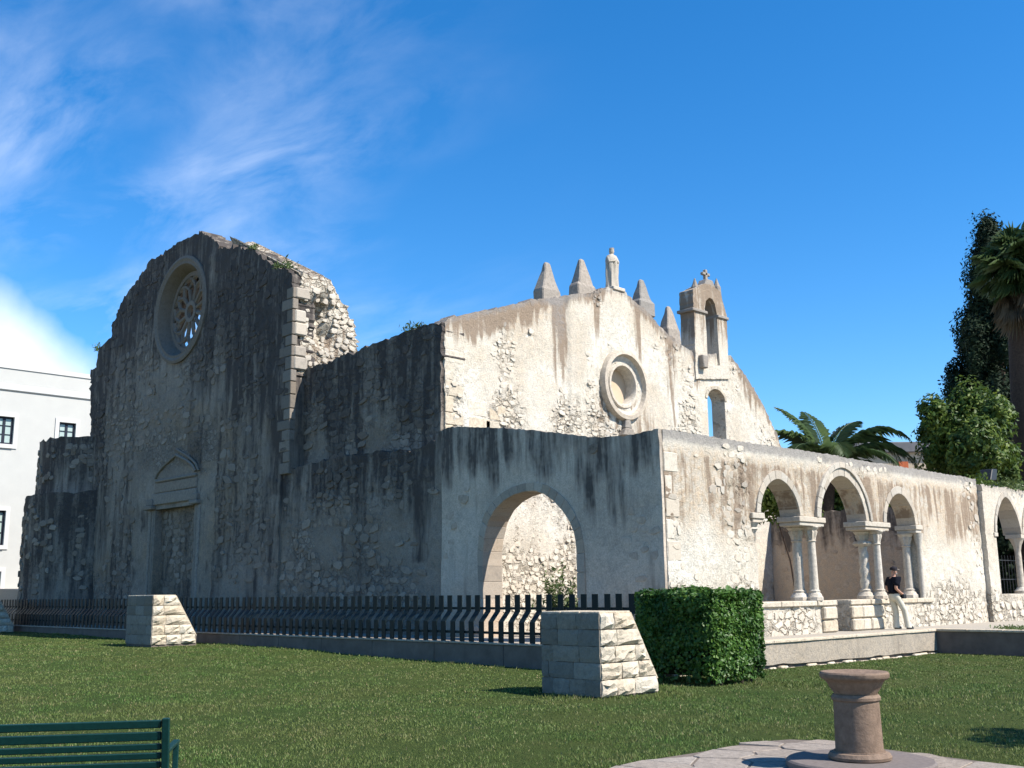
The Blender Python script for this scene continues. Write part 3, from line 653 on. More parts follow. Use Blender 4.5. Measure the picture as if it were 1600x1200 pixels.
for (u, z, wd) in ((yN+1.0, 6.95, .8), (yN+1.05, 6.45, .9), (yN+.9, 5.95, .7), (yN+1.9, 6.9, .7), (yN+1.75, 6.4, .6)):
    MB().box((xP-.2, u, z), (xP+.035, u+wd-.02, z+.46)).build('ashlar_block', M_ashlar, wF.o, bevel=.02).color = (.05, 0, 0, 1)
ocu = ring_mesh('X', xP, OU, OZ, 0, [(OR, -.06), (OR, .06), (OR*.97, .20), (OR*.86, .22), (OR*.82, .05), (OR*.66, -.04), (OR*.63, .05), (OR*.56, .05), (OR*.53, -.02), (OR*.53, -.45), (OR*.6, -.45), (OR*.6, -.06)], 64, 1.05).build('oculus', M_col, church, smooth=30)
ocu.color = (.12, 0, 0, 1)
M_tan = plain('oculus_tan_plaster', (.52, .40, .29), (.47, .36, .25), .95, .1, 4, .1)
MB().prism([(OU+OR*.56*math.cos(a), OZ+OR*.59*math.sin(a)) for a in np.linspace(0, 2*math.pi, 32, endpoint=False)], lambda u, z: (xP-.40, u, z), lambda u, z: (xP-.5, u, z)).build('blind_panel', M_tan, ocu)
MB().prism([(OU-.16, OZ-OR*1.28), (OU+.22, OZ-OR*1.28), (OU+.14, OZ-OR*1.02), (OU-.1, OZ-OR*1.02)], lambda u, z: (xP+.2, u, z), lambda u, z: (xP-.05, u, z)).prism([(OU-.32, OZ-OR*1.5), (OU+.4, OZ-OR*1.5), (OU+.22, OZ-OR*1.28), (OU-.16, OZ-OR*1.28)], lambda u, z: (xP+.24, u, z), lambda u, z: (xP-.05, u, z)).build('bracket', M_grey, ocu, bevel=.03).color = (.2, 0, 0, 1)
nin, nou = arch_pts(nw0, nw1, nzs, .42, 14), arch_pts(nw0-.14, nw1+.14, nzs, .56, 14)
voussoirs('X', xP, nin, nou, .03, .2, 9, M_ashlar, wF.o)
def pinnacle(x0, x1, ytop, ybase, par):
    u0 = uB(x0, ybase, xP-.3)[0]; u1 = uB(x1, ybase, xP-.3)[0]; um = (u0+u1)/2; zb = uB((x0+x1)/2, ybase, xP-.3)[1]-.35; zt = uB((x0+x1)/2, ytop, xP-.3)[1]
    hw_ = (u1-u0)/2*.70; H = zt-zb; cx_ = xP-.31
    V = []; Fs = []
    lev = [(0, 1.0), (.38, .98), (.42, .80), (.60, .62), (.80, .42), (.96, .27), (1.0, .16)]
    for t, s_ in lev:
        for sx, sy in ((1, 1), (-1, 1), (-1, -1), (1, -1)):
            V.append((cx_+sx*.28*s_*random.uniform(.84, 1.08), um+sy*hw_*s_*random.uniform(.84, 1.08), zb+H*t))
    for i in range(len(lev)-1):
        for k in range(4): Fs.append((i*4+k, i*4+(k+1) % 4, i*4+4+(k+1) % 4, i*4+4+k))
    Fs.append((3, 2, 1, 0)); n_ = (len(lev)-1)*4; Fs.append((n_, n_+1, n_+2, n_+3))
    o = MB().add(V, Fs).build('pinnacle', M_grey, par, bevel=.04); o.color = (random.uniform(.0, .3), 0, 0, 1)
for a in ((832, 878, 410, 468), (889, 930, 405, 459), (986, 1020, 437, 481), (1030, 1062, 479, 525)): pinnacle(*a, church)
# bell gable
XB2 = xP+.06
bl = [(1088, 592), (1086, 540), (1085, 492), (1083, 470), (1083, 452), (1090, 449), (1100, 443), (1108, 444), (1116, 448), (1126, 456), (1131, 475), (1135, 492), (1137, 530), (1140, 592)]
bpoly = [uB(x, y, XB2) for x, y in bl]
bo = [(1106, 571), (1104, 520), (1101, 482), (1103, 470), (1108, 465), (1113, 467), (1117, 475), (1120, 490), (1122, 530), (1125, 571)]
bop = [uB(x, y, XB2) for x, y in bo]
wBell = wall('bell_gable', 'X', XB2, bpoly[::-1], .66, M_pale, church, [bop], res=.10, disp=lambda U, Z: (fbm(U*3, Z*3, 3, 4)-.5)*.06,
             attrs=lambda U, Z: {'stain_and_shade': .75*sm(10.6, 12.6, Z)*(.5+fbm(U*2, Z, 3, 3))+.15, 'rub': .1+0*U, 'warm': .3+0*U}, rough=.01)
zl = uB(1110, 491, XB2)[1]; ub0, ub1 = bpoly[0][0], bpoly[-1][0]; b0_ = uB(1104, 491, XB2)[0]; b1_ = uB(1120, 492, XB2)[0]
for a_, b_ in ((ub0-.10, b0_), (b1_, ub1+.08)): MB().box((XB2-.72, a_, zl-.06), (XB2+.07, b_, zl+.06)).build('string_course', M_grey, wBell.o, bevel=.02).color = (.3, 0, 0, 1)
cu_, cz_ = uB(1103, 446, XB2-.3); ct = uB(1103, 422, XB2-.3)[1]; H = ct-cz_
MB().box((XB2-.38, cu_-.07, cz_+.1), (XB2-.24, cu_+.07, ct)).box((XB2-.38, cu_-.24, cz_+H*.62), (XB2-.24, cu_+.24, cz_+H*.80)).build('cross', M_grey, wBell.o, bevel=.02).color = (.3, 0, 0, 1)
MB().prism([(cu_-.45, cz_-.2), (cu_+.45, cz_-.2), (cu_+.2, cz_+.2), (cu_-.2, cz_+.2)], lambda u, z: (XB2-.1, u, z), lambda u, z: (XB2-.5, u, z)).build('cross_base', M_grey, wBell.o, bevel=.03).color = (.4, 0, 0, 1)
for xx in (1086, 1120):
    p = uB(xx, 451, XB2-.3); MB().lathe([(.17, -.25), (.16, .05), (.09, .2), (.02, .42)], 8, (XB2-.3, p[0], p[1])).build('finial', M_grey, wBell.o).color = (.4, 0, 0, 1)
p = uB(1096, 566, XB2); MB().prism([(p[0]-.14, p[1]-.25), (p[0]+.14, p[1]-.25), (p[0]+.2, p[1]+.25), (p[0]-.2, p[1]+.25)], lambda u, z: (XB2+.22, u, z), lambda u, z: (XB2-.1, u, z)).build('corbel', M_grey, wBell.o, bevel=.03).color = (.3, 0, 0, 1)

# round tower stump at the far end of the front
DC = np.array([-49.6, yA+2.9]); 
def drum(name, r, z0, z1, seed):
    n = 120; m = int((z1-z0)/.16); A = np.linspace(0, 2*math.pi, n, endpoint=False); ZZ = np.linspace(z0, z1, m)
    AA, Z2 = np.meshgrid(A, ZZ); U = AA*r; d = g_disp(U, Z2)
    zt = Z2+(Z2 > z1-.3)*(fbm(U*2, U*0, 3, seed)-.5)*.25
    V = np.stack([DC[0]+(r+d)*np.cos(AA), DC[1]+(r+d)*np.sin(AA), zt], -1).reshape(-1, 3)
    I = np.arange(n*m).reshape(m, n); J = np.roll(I, -1, 1); Fq = np.stack([I[:-1], J[:-1], J[1:], I[1:]], -1).reshape(-1, 4)
    at_ = {'stain_and_shade': np.clip(.25+.6*sm(z1-3, z1, Z2)*fbm(U*1.3, Z2*.2, 4, seed)+.5*sm(.42, .62, fbm(U*.6, Z2*.2, 4, seed+1)), 0, .85).ravel(), 'rub': (.35+.8*(fbm(U*.7, Z2*.7, 3, seed+2)-.45)).ravel(), 'warm': (0*U).ravel()}
    o = mesh_np(name, V, Fq, M_old, church, True, at_)
    MB().add([(DC[0]+(r-.05)*math.cos(a), DC[1]+(r-.05)*math.sin(a), z1-.1) for a in A], [tuple(range(n))]).build('tower_cap', M_old, o)
    cnt = 0; tries = 0
    while cnt < 130 and tries < 900:
        tries += 1; a = random.uniform(math.pi*.98, math.pi*1.75); z = random.uniform(max(z0, 1.2), z1-.4)
        if fbm(np.array(a*r*.7), np.array(z*.7), 3, seed+2) < .44: continue
        s = bpy.data.objects.new('stone', random.choice(V_dk)); lk(s, o); s.location = (DC[0]+r*math.cos(a), DC[1]+r*math.sin(a), z)
        s.rotation_euler = (0, 0, a+math.pi/2); s.scale = (random.uniform(.25, .55), random.uniform(.02, .06), random.uniform(.2, .35)); s.color = (random.uniform(.1, .6), 0, 0, 1); cnt += 1
    return o
drum('round_tower_base', 4.5, .2, 6.25, 5); drum('round_tower_upper', 4.05, 6.0, 8.85, 15)
rebase(church, (-33, yA, TER))

# ------------------------------------------------------------------ portico
port = thing('roofless_portico', 'roofless stone portico with pointed arch and columned arcade', 'portico')
pt_ = [(690, 673), (700, 668), (730, 667), (760, 668), (800, 670), (840, 673), (860, 675), (885, 678), (905, 681), (935, 683), (975, 682), (1000, 677), (1015, 673), (1030, 670)]
ppt = [uA(x, y) for x, y in pt_]; ppt[0] = (xJ, ppt[0][1]); ppt[-1] = (xB-.02, ppt[-1][1]); up_ = [p[0] for p in ppt]; zp_ = [p[1] for p in ppt]
inn = [(755, 935), (754.5, 900), (754, 868), (757, 840), (763, 815), (773, 796), (787, 782), (803, 773), (820, 768), (836, 767), (850, 772), (864, 782), (878, 797), (889, 813), (897, 830), (901, 850), (902.5, 880), (903, 935)]
ip_ = [uA(x, y) for x, y in inn]
zsA = TER; ahole = [(ip_[0][0], .45)]+ip_+[(ip_[-1][0], .45)]
ppoly = ppt+[(xB, .35), (xJ, .35)]
# the opening reaches the ground: split the polygon around it
ppoly = ppt+[(xB-.02, .35), (ip_[-1][0], .35)]+ip_[::-1]+[(ip_[0][0], .35), (xJ, .35)]
def p_attr(U, Z):
    zt = np.interp(U, up_, zp_); d = zt-Z
    st = 1.1*sm(1.5, .15, d)*(.45+.8*fbm(U*1.6, Z*.25, 4, 83))+.6*sm(2.6, .6, d)*sm(.46, .6, fbm(U*1.7, Z*.2, 4, 87))
    st += .9*gaus(U, uA(925, 800)[0], .22)*sm(2.6, .8, d)+.25*sm(.5, .65, fbm(U*.8, Z*.8, 4, 89))+.35*sm(-15.9, -15.3, U)*sm(2.4, 1.0, Z)
    return {'stain_and_shade': np.clip(st*.8, 0, .72), 'rub': .02+.9*(fbm(U*.7, Z*.7, 3, 93)-.5)+.35*sm(1.6, .9, Z), 'warm': .9*sm(2.4, 1.0, Z)*fbm(U, Z, 3, 4)+.2}
def p_disp(U, Z): return (fbm(U*.5, Z*.5, 3, 4)-.5)*.09+(fbm(U*3, Z*3, 3, 8)-.5)*.035
wP = wall('arch_wall', 'Y', yA, ppoly, .72, M_portico, port, res=.10, disp=p_disp, attrs=p_attr, rough=.012, zrough=5)
rubble(wP, V_pt, lambda u, z: .12*sm(1.8, .8, z)+.5*sm(.58, .66, fbm(u*.7, z*.7, 3, 93)), hs=(.18, .32), ws=(.25, .55), proud=(.006, .02), keepout=[[uA(740, 935), uA(925, 935), uA(925, 740), uA(740, 740)]])
out_ = [(748, 935), (747, 900), (746, 864), (749, 834), (756, 806), (767, 787), (783, 771), (800, 761), (819, 755), (838, 753), (856, 758), (871, 768), (886, 782), (898, 800), (907, 822), (912, 846), (914, 880), (915, 935)]
op_ = [uA(x, y) for x, y in out_]
voussoirs('Y', yA, [(p[0]+(.012 if p[0] < -18 else -.012), p[1]) for p in ip_], op_, .02, .70, 23, M_jamb, wP.o)
z = 1.1; k = 0
for zz in (.7, 1.25, 1.8, 2.35, 2.85, 3.35, 3.85, 4.4):
    k += 1; MB().box((xB-.03, yA+.105, zz+.01), (xB+.004+random.uniform(0, .012), yA+(.62, .38)[k % 2], zz+random.uniform(.40, .49))).build('quoin', M_stone_lt, wP.o, bevel=.03).color = (random.uniform(.1, .5), 0, 0, 1)

# arcade
zi = 3.56; SILL = 1.38; TB = .58
aL = uB(1184, 870)[0]; aR = uB(1441, 880)[0]
A1 = (uB(1187, 806)[0], uB(1249, 808)[0], uB(1215, 748)[1]-zi); A2 = (uB(1282, 809)[0], uB(1353, 817)[0], uB(1312, 743)[1]-zi); A3 = (uB(1384, 818)[0], uB(1430, 824)[0], uB(1406, 771)[1]-zi)
dw0 = uB(1306, 960)[0]; dw1 = uB(1328, 960)[0]
lob = []
for (a, b_, r_) in (A1, A2, A3): lob += arch_pts(a, b_, zi, r_, 26, 1.85, .56)
btop = [(1031, 670), (1080, 677), (1130, 686), (1180, 693), (1230, 700), (1280, 708), (1330, 717), (1380, 725), (1430, 733), (1480, 741), (1530, 749)]
bpt = [uB(x, y) for x, y in btop]; bpt[0] = (yA+.10, bpt[0][1]); bpt[-1] = (yEnd, bpt[-1][1]); vb = [p[0] for p in bpt]; zb_ = [p[1] for p in bpt]
# outer polygon walks under the doorway, so the opening hangs together with the outside through it
opening = [(aL, SILL), (aL, zi)]+lob+[(aR, zi), (aR, SILL), (dw1, SILL), (dw1, .35)]
poly = bpt+[(yEnd, .35)]+opening[::-1]+[(dw0, .35)]
# order: top (left->right), right bottom, door right up, sill right, jamb up, lobes right->left, jamb left down, sill, door left down
poly = bpt+[(yEnd, .35), (dw1, .35), (dw1, SILL), (aR, SILL), (aR, zi)]+lob[::-1]+[(aL, zi), (aL, SILL), (dw0, SILL), (dw0, .35), (yA+.10, .35)]
def b_attr(U, Z):
    zt = np.interp(U, vb, zb_); d = zt-Z
    fr_ = 1.2+1.5*fbm(U*.9, U*0, 3, 7)
    st = 1.0*sm(.35, .65, d)*sm(fr_+.7, fr_-.5, d)*(.15+.95*fbm(U*3.0, Z*.25, 4, 103))
    st += .2*sm(.5, .68, fbm(U*1.2, Z*.6, 4, 109))
    return {'stain_and_shade': np.clip(st*.95, 0, .9), 'rub': -.05+1.5*(fbm(U*.8, Z*.7, 4, 113)-.5)+.55*sm(2.3, 1.3, Z), 'warm': .9*sm(.15, .5, d)*sm(fr_+.9, fr_-.4, d)+.6*sm(1.9, 1.0, Z)*fbm(U, Z, 3, 3), 'grey': .8*sm(.42, .12, d)}
def b_disp(U, Z):
    rb = sm(.48, .58, fbm(U*.8, Z*.7, 4, 113)+.12*sm(2.3, 1.3, Z)); return (fbm(U*.4, Z*.4, 3, 4)-.5)*.09+rb*(fbm(U*5, Z*6, 3, 8)-.55)*.09+(fbm(U*8, Z*8, 2, 6)-.5)*.018
wB = wall('arcade_wall', 'X', xB, poly[::-1], TB, M_pale, port, res=.085, disp=b_disp, attrs=b_attr, rough=.012, zrough=5)
ak = [[(aL-.05, SILL-.05), (aR+.05, SILL-.05), (aR+.05, zi+1.5), (aL-.2, zi+1.5)]]
rubble(wB, V_lt, lambda u, z: np.maximum(.95*sm(1.75, 1.3, z), .85*sm(.53, .60, fbm(u*.8, z*.7, 4, 113)+.1*sm(2.4, 1.6, z))), hs=(.10, .30), ws=(.12, .5), proud=(.003, .018), keepout=ak, fill=.88)
for i, (a, b_, r_) in enumerate((A1, A2, A3)):
    n_ = (11, 13, 9)[i]; i0 = arch_pts(a+.01, b_-.01, zi+.05, r_-.06, 26, 1.85, .56); w_ = (.17, .17, .17)[i]
    o0 = arch_pts(a-w_, b_+w_, zi+.05, r_+w_, 26, 1.85, .56)
    voussoirs('X', xB, i0, o0, .035, TB+.01, n_, M_col, wB.o)
    if i == 1:
        o1 = arch_pts(a-.30, b_+.30, zi+.05, r_+.33, 26, 1.85, .56); voussoirs('X', xB, o0, o1, .085, .2, 15, M_col, wB.o, name='hood_stone')
def impost(u0, u1, nm='impost'):
    o = MB().box((xB-TB-.06, u0, zi-.10), (xB+.07, u1, zi+.045)).box((xB-TB-.02, u0+.05, zi-.2), (xB+.03, u1-.05, zi-.10)).build(nm, M_col, port, bevel=.015); o.color = (.3, 0, 0, 1)
def column(x, u, r, twist=False, fancy=False):
    nseg = 32
    mod = (lambda a, z: 1+.16*math.cos(3*(a-z*6.5))) if twist else None
    z0, z1 = SILL+.30, zi-.62
    lev = [(r*1.05-(r*.15)*t, z0+(z1-z0)*t) for t in np.linspace(0, 1, 60 if twist else 6)]
    sh = MB().lathe(lev, nseg, (x, u, 0), mod).build('column', M_col, port, smooth=50); sh.color = (.1, 0, 0, 1)
    b_ = MB().lathe([(r*2.0, SILL+.012), (r*2.0, SILL+.10), (r*1.75, SILL+.13), (r*1.62, SILL+.18), (r*1.3, SILL+.22), (r*1.38, SILL+.27), (r*1.1, SILL+.30)], 8 if not twist else 20, (x, u, 0)).build('column_base', M_col, sh, smooth=35); b_.color = (.15, 0, 0, 1)
    lf = lambda a, z: 1+.13*max(0, math.sin((z-z1)/.42*math.pi))*math.cos(8*a)
    c_ = MB().lathe([(r*.95, z1), (r*1.15, z1+.03), (r*.98, z1+.06), (r*1.1, z1+.15), (r*1.45, z1+.27), (r*1.35, z1+.31), (r*1.9, z1+.39), (r*1.75, z1+.42)], 32, (x, u, 0), lf)
    c_.box((x-r*1.75, u-r*1.75, z1+.405), (x+r*1.75, u+r*1.75, zi-.198))
    o = c_.build('capital', M_col, sh, smooth=45); o.color = (.25, 0, 0, 1)
    if fancy:
        MB().lathe([(r*1.5, z1-.02), (r*2.1, z1+.05), (r*1.6, z1+.12)], 24, (x, u, 0), lambda a, z: 1+.08*math.cos(12*a)).build('capital_ring', M_col, sh, smooth=45).color = (.3, 0, 0, 1)
xo, xi_ = xB-.10, xB-.46
for (ua, ub, tw) in ((A1[1]-.06, A2[0]+.12, 0), (A2[1]-.12, A3[0]+.12, 1)):
    impost(ua-.04, ub+.04); um = (ua+ub)/2
    column(xi_, um-.02, .135, bool(tw), bool(tw)); column(xo, um+.12, .115)
impost(A3[1]-.08, aR+.12); column(xi_+.06, A3[1]+.12, .13)
impost(aL-.22, A1[0]+.14)
MB().lathe([(.05, zi-.75), (.10, zi-.6), (.10, zi-.45), (.16, zi-.36), (.13, zi-.32), (.2, zi-.2)], 16, (xB-.1, aL-.06, 0), lambda a, z: 1+.12*math.cos(6*a)).build('broken_capital', M_col, port, smooth=45).color = (.2, 0, 0, 1)
rv = [(xB-.02, aR+.06)]
MB().lathe([(.085, SILL), (.08, zi-.62), (.14, zi-.3), (.15, zi-.2)], 14, (xB-.05, aR-.03, 0)).build('half_column', M_col, port, smooth=45).color = (.25, 0, 0, 1)
# sill slabs
u = aL-1.2
while u < aR+.2:
    L_ = random.uniform(.7, 1.2)
    for (a, b_) in ((u, min(u+L_, dw0)) if u < dw0 else (u, u+L_),):
        if a < dw0 and b_-a > .1 or a >= dw1: MB().box((xB-TB-.03, a+.01, SILL-.13), (xB+.06+random.uniform(0, .03), b_-.01, SILL+.008)).build('sill_slab', M_ashlar, port, bevel=.02).color = (.05, 0, 0, 1)
    u = (dw1+.005) if (u < dw0 and u+L_ >= dw0) else u+L_
# pier bases either side of the doorway are a little proud
for (a, b_) in ((dw0-.75, dw0), (dw1, dw1+1.9)):
    for zz, hh in ((TER, .33), (TER+.34, .34)):
        u = a
        while u < b_-.1:
            L_ = min(random.uniform(.4, .8), b_-u); MB().box((xB-TB+.02, u+.01, zz), (xB+.09+random.uniform(-.02, .03), u+L_-.01, zz+hh-.01)).build('pier_stone', M_ashlar, port, bevel=.035).color = (random.uniform(0, .15), 0, 0, 1); u += L_
# cross wall closing the far end
yC = yEnd+.25; zc_ = float(hit(1325, 798, 1, yC)[2])
wC = wall('cross_wall', 'Y', yC, [(xP+.02, .35), (xB-TB-.02, .35), (xB-TB-.02, zc_-.3), ((xP+xB)/2, zc_+.1), (xP+.02, zc_-.1)], .5, M_portico, port, res=.14, disp=p_disp,
          attrs=lambda U, Z: {'stain_and_shade': np.clip(1.0*sm(2.2, .3, zc_-Z)*(.3+fbm(U*1.1, Z*.2, 3, 5)), 0, 1.1), 'rub': .05+0*U, 'warm': .7+0*U}, rough=.03, zrough=3)
rubble(wC, V_pt, lambda u, z: .25+0*u, proud=(.006, .02))
rebase(port, (xB, yA, TER))

# wall with a second arcade beyond the portico
xG = xB+.16; y1 = yEnd+.02; zt1 = uB(1531, 757, xG)[1]
gar = thing('arched_garden_wall', 'pale stone garden wall with narrow columned arches beyond the portico', 'wall')
ga = []; u0 = uB(1556, 832, xG)[0]; u1 = uB(1594, 836, xG)[0]; zsp = uB(1575, 834, xG)[1]; rs = uB(1575, 776, xG)[1]-zsp; stp_ = u1-u0+.30
arcs = [(u0+k*stp_, u1+k*stp_) for k in range(3)]; SG = uB(1580, 928, xG)[1]
lob = []
for a, b_ in arcs: lob += arch_pts(a, b_, zsp, rs, 20, 1.6, .6)
gh = [(arcs[0][0], SG)]+lob+[(arcs[-1][1], SG)]
gtop_ = [(y1, zt1), (y1+2.5, zt1+.03), (y1+5, zt1-.05), (y1+9, zt1), (y1+14, zt1)]
def ga_attr(U, Z): return {'stain_and_shade': np.clip(.35*sm(.8, .05, zt1-Z)*fbm(U*2, Z*.4, 3, 3)+.1*fbm(U, Z, 3, 9), 0, .6), 'rub': .0+1.0*(fbm(U*.8, Z*.8, 3, 5)-.5)+.5*sm(2.0, 1.0, Z), 'warm': .25+0*U, 'grey': .5*sm(.4, .05, zt1-Z)}
wGa = wall('wall', 'X', xG, [(y1, .35), (y1+14, .35)]+gtop_[::-1], .6, M_pale, gar, [gh], res=.11, disp=b_disp, attrs=ga_attr, rough=.02, zrough=4.5)
rubble(wGa, V_lt, lambda u, z: .95*sm(1.7, 1.2, z), hs=(.18, .36), ws=(.25, .6), keepout=[[(arcs[0][0]-.2, SG-.1), (arcs[-1][1]+.2, SG-.1), (arcs[-1][1]+.2, 6), (arcs[0][0]-.2, 6)]])
for a, b_ in arcs:
    i0 = arch_pts(a+.01, b_-.01, zsp+.02, rs-.05, 20, 1.6, .6); o0 = arch_pts(a-.14, b_+.14, zsp+.02, rs+.16, 20, 1.6, .6); voussoirs('X', xG, i0, o0, .05, .6, 11, M_col, wGa.o)
for k in range(2):
    um = (arcs[k][1]+arcs[k+1][0])/2; r = .12; x = xG-.2
    sh = MB().lathe([(r, SG+.22), (r*.88, zsp-.55)], 20, (x, um, 0)).build('column', M_col, gar, smooth=40); sh.color = (.15, 0, 0, 1)
    MB().lathe([(.24, SG+.005), (.24, SG+.1), (.17, SG+.17), (.13, SG+.23)], 16, (x, um, 0)).build('column_base', M_col, sh, smooth=40).color = (.1, 0, 0, 1)
    MB().lathe([(.11, zsp-.56), (.14, zsp-.4), (.25, zsp-.13)], 20, (x, um, 0), lambda a, z: 1+.08*math.cos(8*a)).box((x-.3, um-.24, zsp-.13), (xG+.06, um+.24, zsp+.01)).build('capital', M_col, sh, smooth=40).color = (.3, 0, 0, 1)
MB().box((xG-.6, arcs[0][0]-.24, zsp-.13), (xG+.06, arcs[0][0]+.05, zsp+.01)).build('impost', M_col, gar, bevel=.015).color = (.3, 0, 0, 1)
rebase(gar, (xG, y1+4, TER))
# iron grille behind the second arcade
gr = thing('iron_grille', 'black iron grille panel behind the garden wall arches', 'grille', (xG-1.2, arcs[0][0]-.3, TER))
for k in range(22): MB().box((-.008, k*.28-.012, 0), (.008, k*.28+.012, 2.3)).build('grille_bar', M_iron, gr)
for zz in (.1, .75, 1.4, 2.1): MB().box((.010, -.05, zz), (.026, 5.95, zz+.03)).build('grille_rail', M_iron, gr)

# ------------------------------------------------------------------ fence on its plinth
fen = thing('steel_fence', 'dark green fence of wide kinked steel bars on a low plinth', 'fence')
X0, X1 = -64.0, xR-.06
u = X0
while u < X1-.1:
    L_ = min(random.uniform(2.2, 2.6), X1-u)
    o = MB().box((u+.006, yF-.16, -.4), (u+L_-.006, yF+.16, TER-.05+random.uniform(-.004, .004))).build('plinth', M_conc, fen, bevel=.015); u += L_
MB().box((X0, yF-.19, TER-.048), (X1, yF+.19, TER)).build('plinth_coping', M_render, fen, bevel=.008)
prof = [(0.0, TER), (0.0, 1.02), (.22, 1.26), (.22, 1.645)]          # y offset (towards the ruin), z
pts2 = [(p[0]-.11, p[1]) for p in prof]; th = .022
me = None; V = []; Fs = []
for (y, z) in pts2:
    V += [(-.085, y-th/2, z), (.085, y-th/2, z), (.085, y+th/2, z), (-.085, y+th/2, z)]
for i in range(3):
    for k in range(4): Fs.append((i*4+k, i*4+(k+1) % 4, i*4+4+(k+1) % 4, i*4+4+k))
Fs += [(3, 2, 1, 0), (12, 13, 14, 15)]
bar0 = MB().add(V, Fs).build('fence_bar', M_steel, fen, bevel=.003)
sp_ = .345; n = int((X1-.15-X0)/sp_)
bar0.location = (X1-.25, yF, 0)
for k in range(1, n):
    c_ = cp(bar0, fen); c_.location = (X1-.25-k*sp_+random.uniform(-.008, .008), yF, 0); c_.rotation_euler = (random.uniform(-.01, .01), 0, random.uniform(-.03, .03))
MB().box((X0, yF+.125, 1.30), (X1, yF+.15, 1.36)).build('fence_rail', M_steel, fen)
MB().box((X0, yF-.095, .74), (X1, yF-.07, .80)).build('fence_rail', M_steel, fen)
rebase(fen, (-35, yF, 0))

# ------------------------------------------------------------------ terrace retaining wall
rw = thing('retaining_wall', 'low rendered retaining wall with stone coping edging the terrace', 'wall')
yR1 = 29.8
def r_attr(U, Z): return {'stain_and_shade': np.clip(.30*sm(.35, .75, fbm(U*1.1, Z*2, 4, 3)), 0, .6), 'rub': -.2+0*U, 'warm': .5+0*U}
low = [(yF-.19, -.35)]
vv = np.linspace(yF-.19, yR1, 60)
bot = [(float(v), float(gz(xR, v))+.06+.05*float(vn(np.array(v*2.2), np.array(.5), 3))) for v in vv]
wall('wall_face', 'X', xR+.01, bot+[(yR1, TER-.06), (yF-.19, TER-.06)], .3, M_render, rw, res=.15, disp=lambda U, Z: (fbm(U*2, Z*2, 3, 8)-.5)*.02, attrs=r_attr)
MB().box((xR-.28, yF-.1, -.5), (xR-.06, yR1, .12)).build('footing', M_conc, rw)
u = yF+.1
while u < yR1-.3:
    L_ = random.uniform(.15, .5); h_ = float(gz(xR, u))+random.uniform(-.01, .055)
    MB().box((xR-.15, u+.01, -.4), (xR+random.uniform(.0, .07), u+L_-.01, h_)).build('footing_stone', M_ashlar, rw, bevel=.03).color = (.25, 0, 0, 1); u += L_+random.uniform(0, .15)
wall('wall_face', 'Y', yR1, [(xR+.012, -.4), (3.8, -.4), (3.8, TER-.06), (xR+.012, TER-.06)], .3, M_conc, rw, res=.25, disp=lambda U, Z: (fbm(U*2, Z*2, 3, 8)-.5)*.02, attrs=r_attr)  # return face takes the darker concrete, shade painted in by material
u = yF+.2
while u < yR1-.2:
    L_ = min(random.uniform(.9, 1.4), yR1-u); MB().box((xR-.34, u+.005, TER-.058), (xR+.05, u+L_-.005, TER+.004+random.uniform(-.004, .006))).build('coping_slab', M_ashlar_g if False else M_ashlar, rw, bevel=.01).color = (.05, 0, 0, 1); u += L_
u = xR-.34
while u < 3.8:
    L_ = random.uniform(.9, 1.4); MB().box((u+.005, yR1-.04+(.0), TER-.058), (u+L_-.005, yR1+.34, TER+.004+random.uniform(-.004, .006))).build('coping_slab', M_ashlar, rw, bevel=.01).color = (.05, 0, 0, 1); u += L_
rebase(rw, (xR, 24, 0))
# ------------------------------------------------------------------ rock-faced masonry blocks
def rock_poly(poly, f, mat, parent, name, bulge, rows=3):
    """stone face over polygon (quad), f(u,v,d)->xyz; rough domed face"""
    p = [np.array(q_, float) for q_ in poly]; n = 4; V = []; Fs = []
    for j in range(n+1):
        for i in range(n+1):
            s, t = i/n, j/n; q_ = p[0]*(1-s)*(1-t)+p[1]*s*(1-t)+p[2]*s*t+p[3]*(1-s)*t
            edge = i in (0, n) or j in (0, n); d = (.016+random.uniform(-.012, .012)*min(1, bulge*20)) if edge else .018+bulge*random.uniform(.05, 1.0)
            if i in (0, n) and j in (0, n): d -= random.uniform(0, .02)
            q_ = q_+np.array([random.uniform(-1, 1), random.uniform(-1, 1)])*(.006 if edge else .03)
            V.append(f(q_[0], q_[1], d))
    for j in range(n):
        for i in range(n): Fs.append((j*(n+1)+i, j*(n+1)+i+1, (j+1)*(n+1)+i+1, (j+1)*(n+1)+i))
    k = len(V); rim = [i for i in range(n+1)]+[j*(n+1)+n for j in range(1, n+1)]+[n*(n+1)+i for i in range(n-1, -1, -1)]+[j*(n+1) for j in range(n-1, 0, -1)]
    cpos = [p[0], p[1], p[2], p[3]]; per = []
    for r_ in rim:
        j, i = divmod(r_, n+1); s, t = i/n, j/n; q_ = p[0]*(1-s)*(1-t)+p[1]*s*(1-t)+p[2]*s*t+p[3]*(1-s)*t; per.append(f(q_[0], q_[1], -.03))
    V += per; m = len(rim)
    for i in range(m): Fs.append((rim[i], rim[(i+1) % m], k+(i+1) % m, k+i))
    return MB().add(V, Fs).build(name, mat, parent)
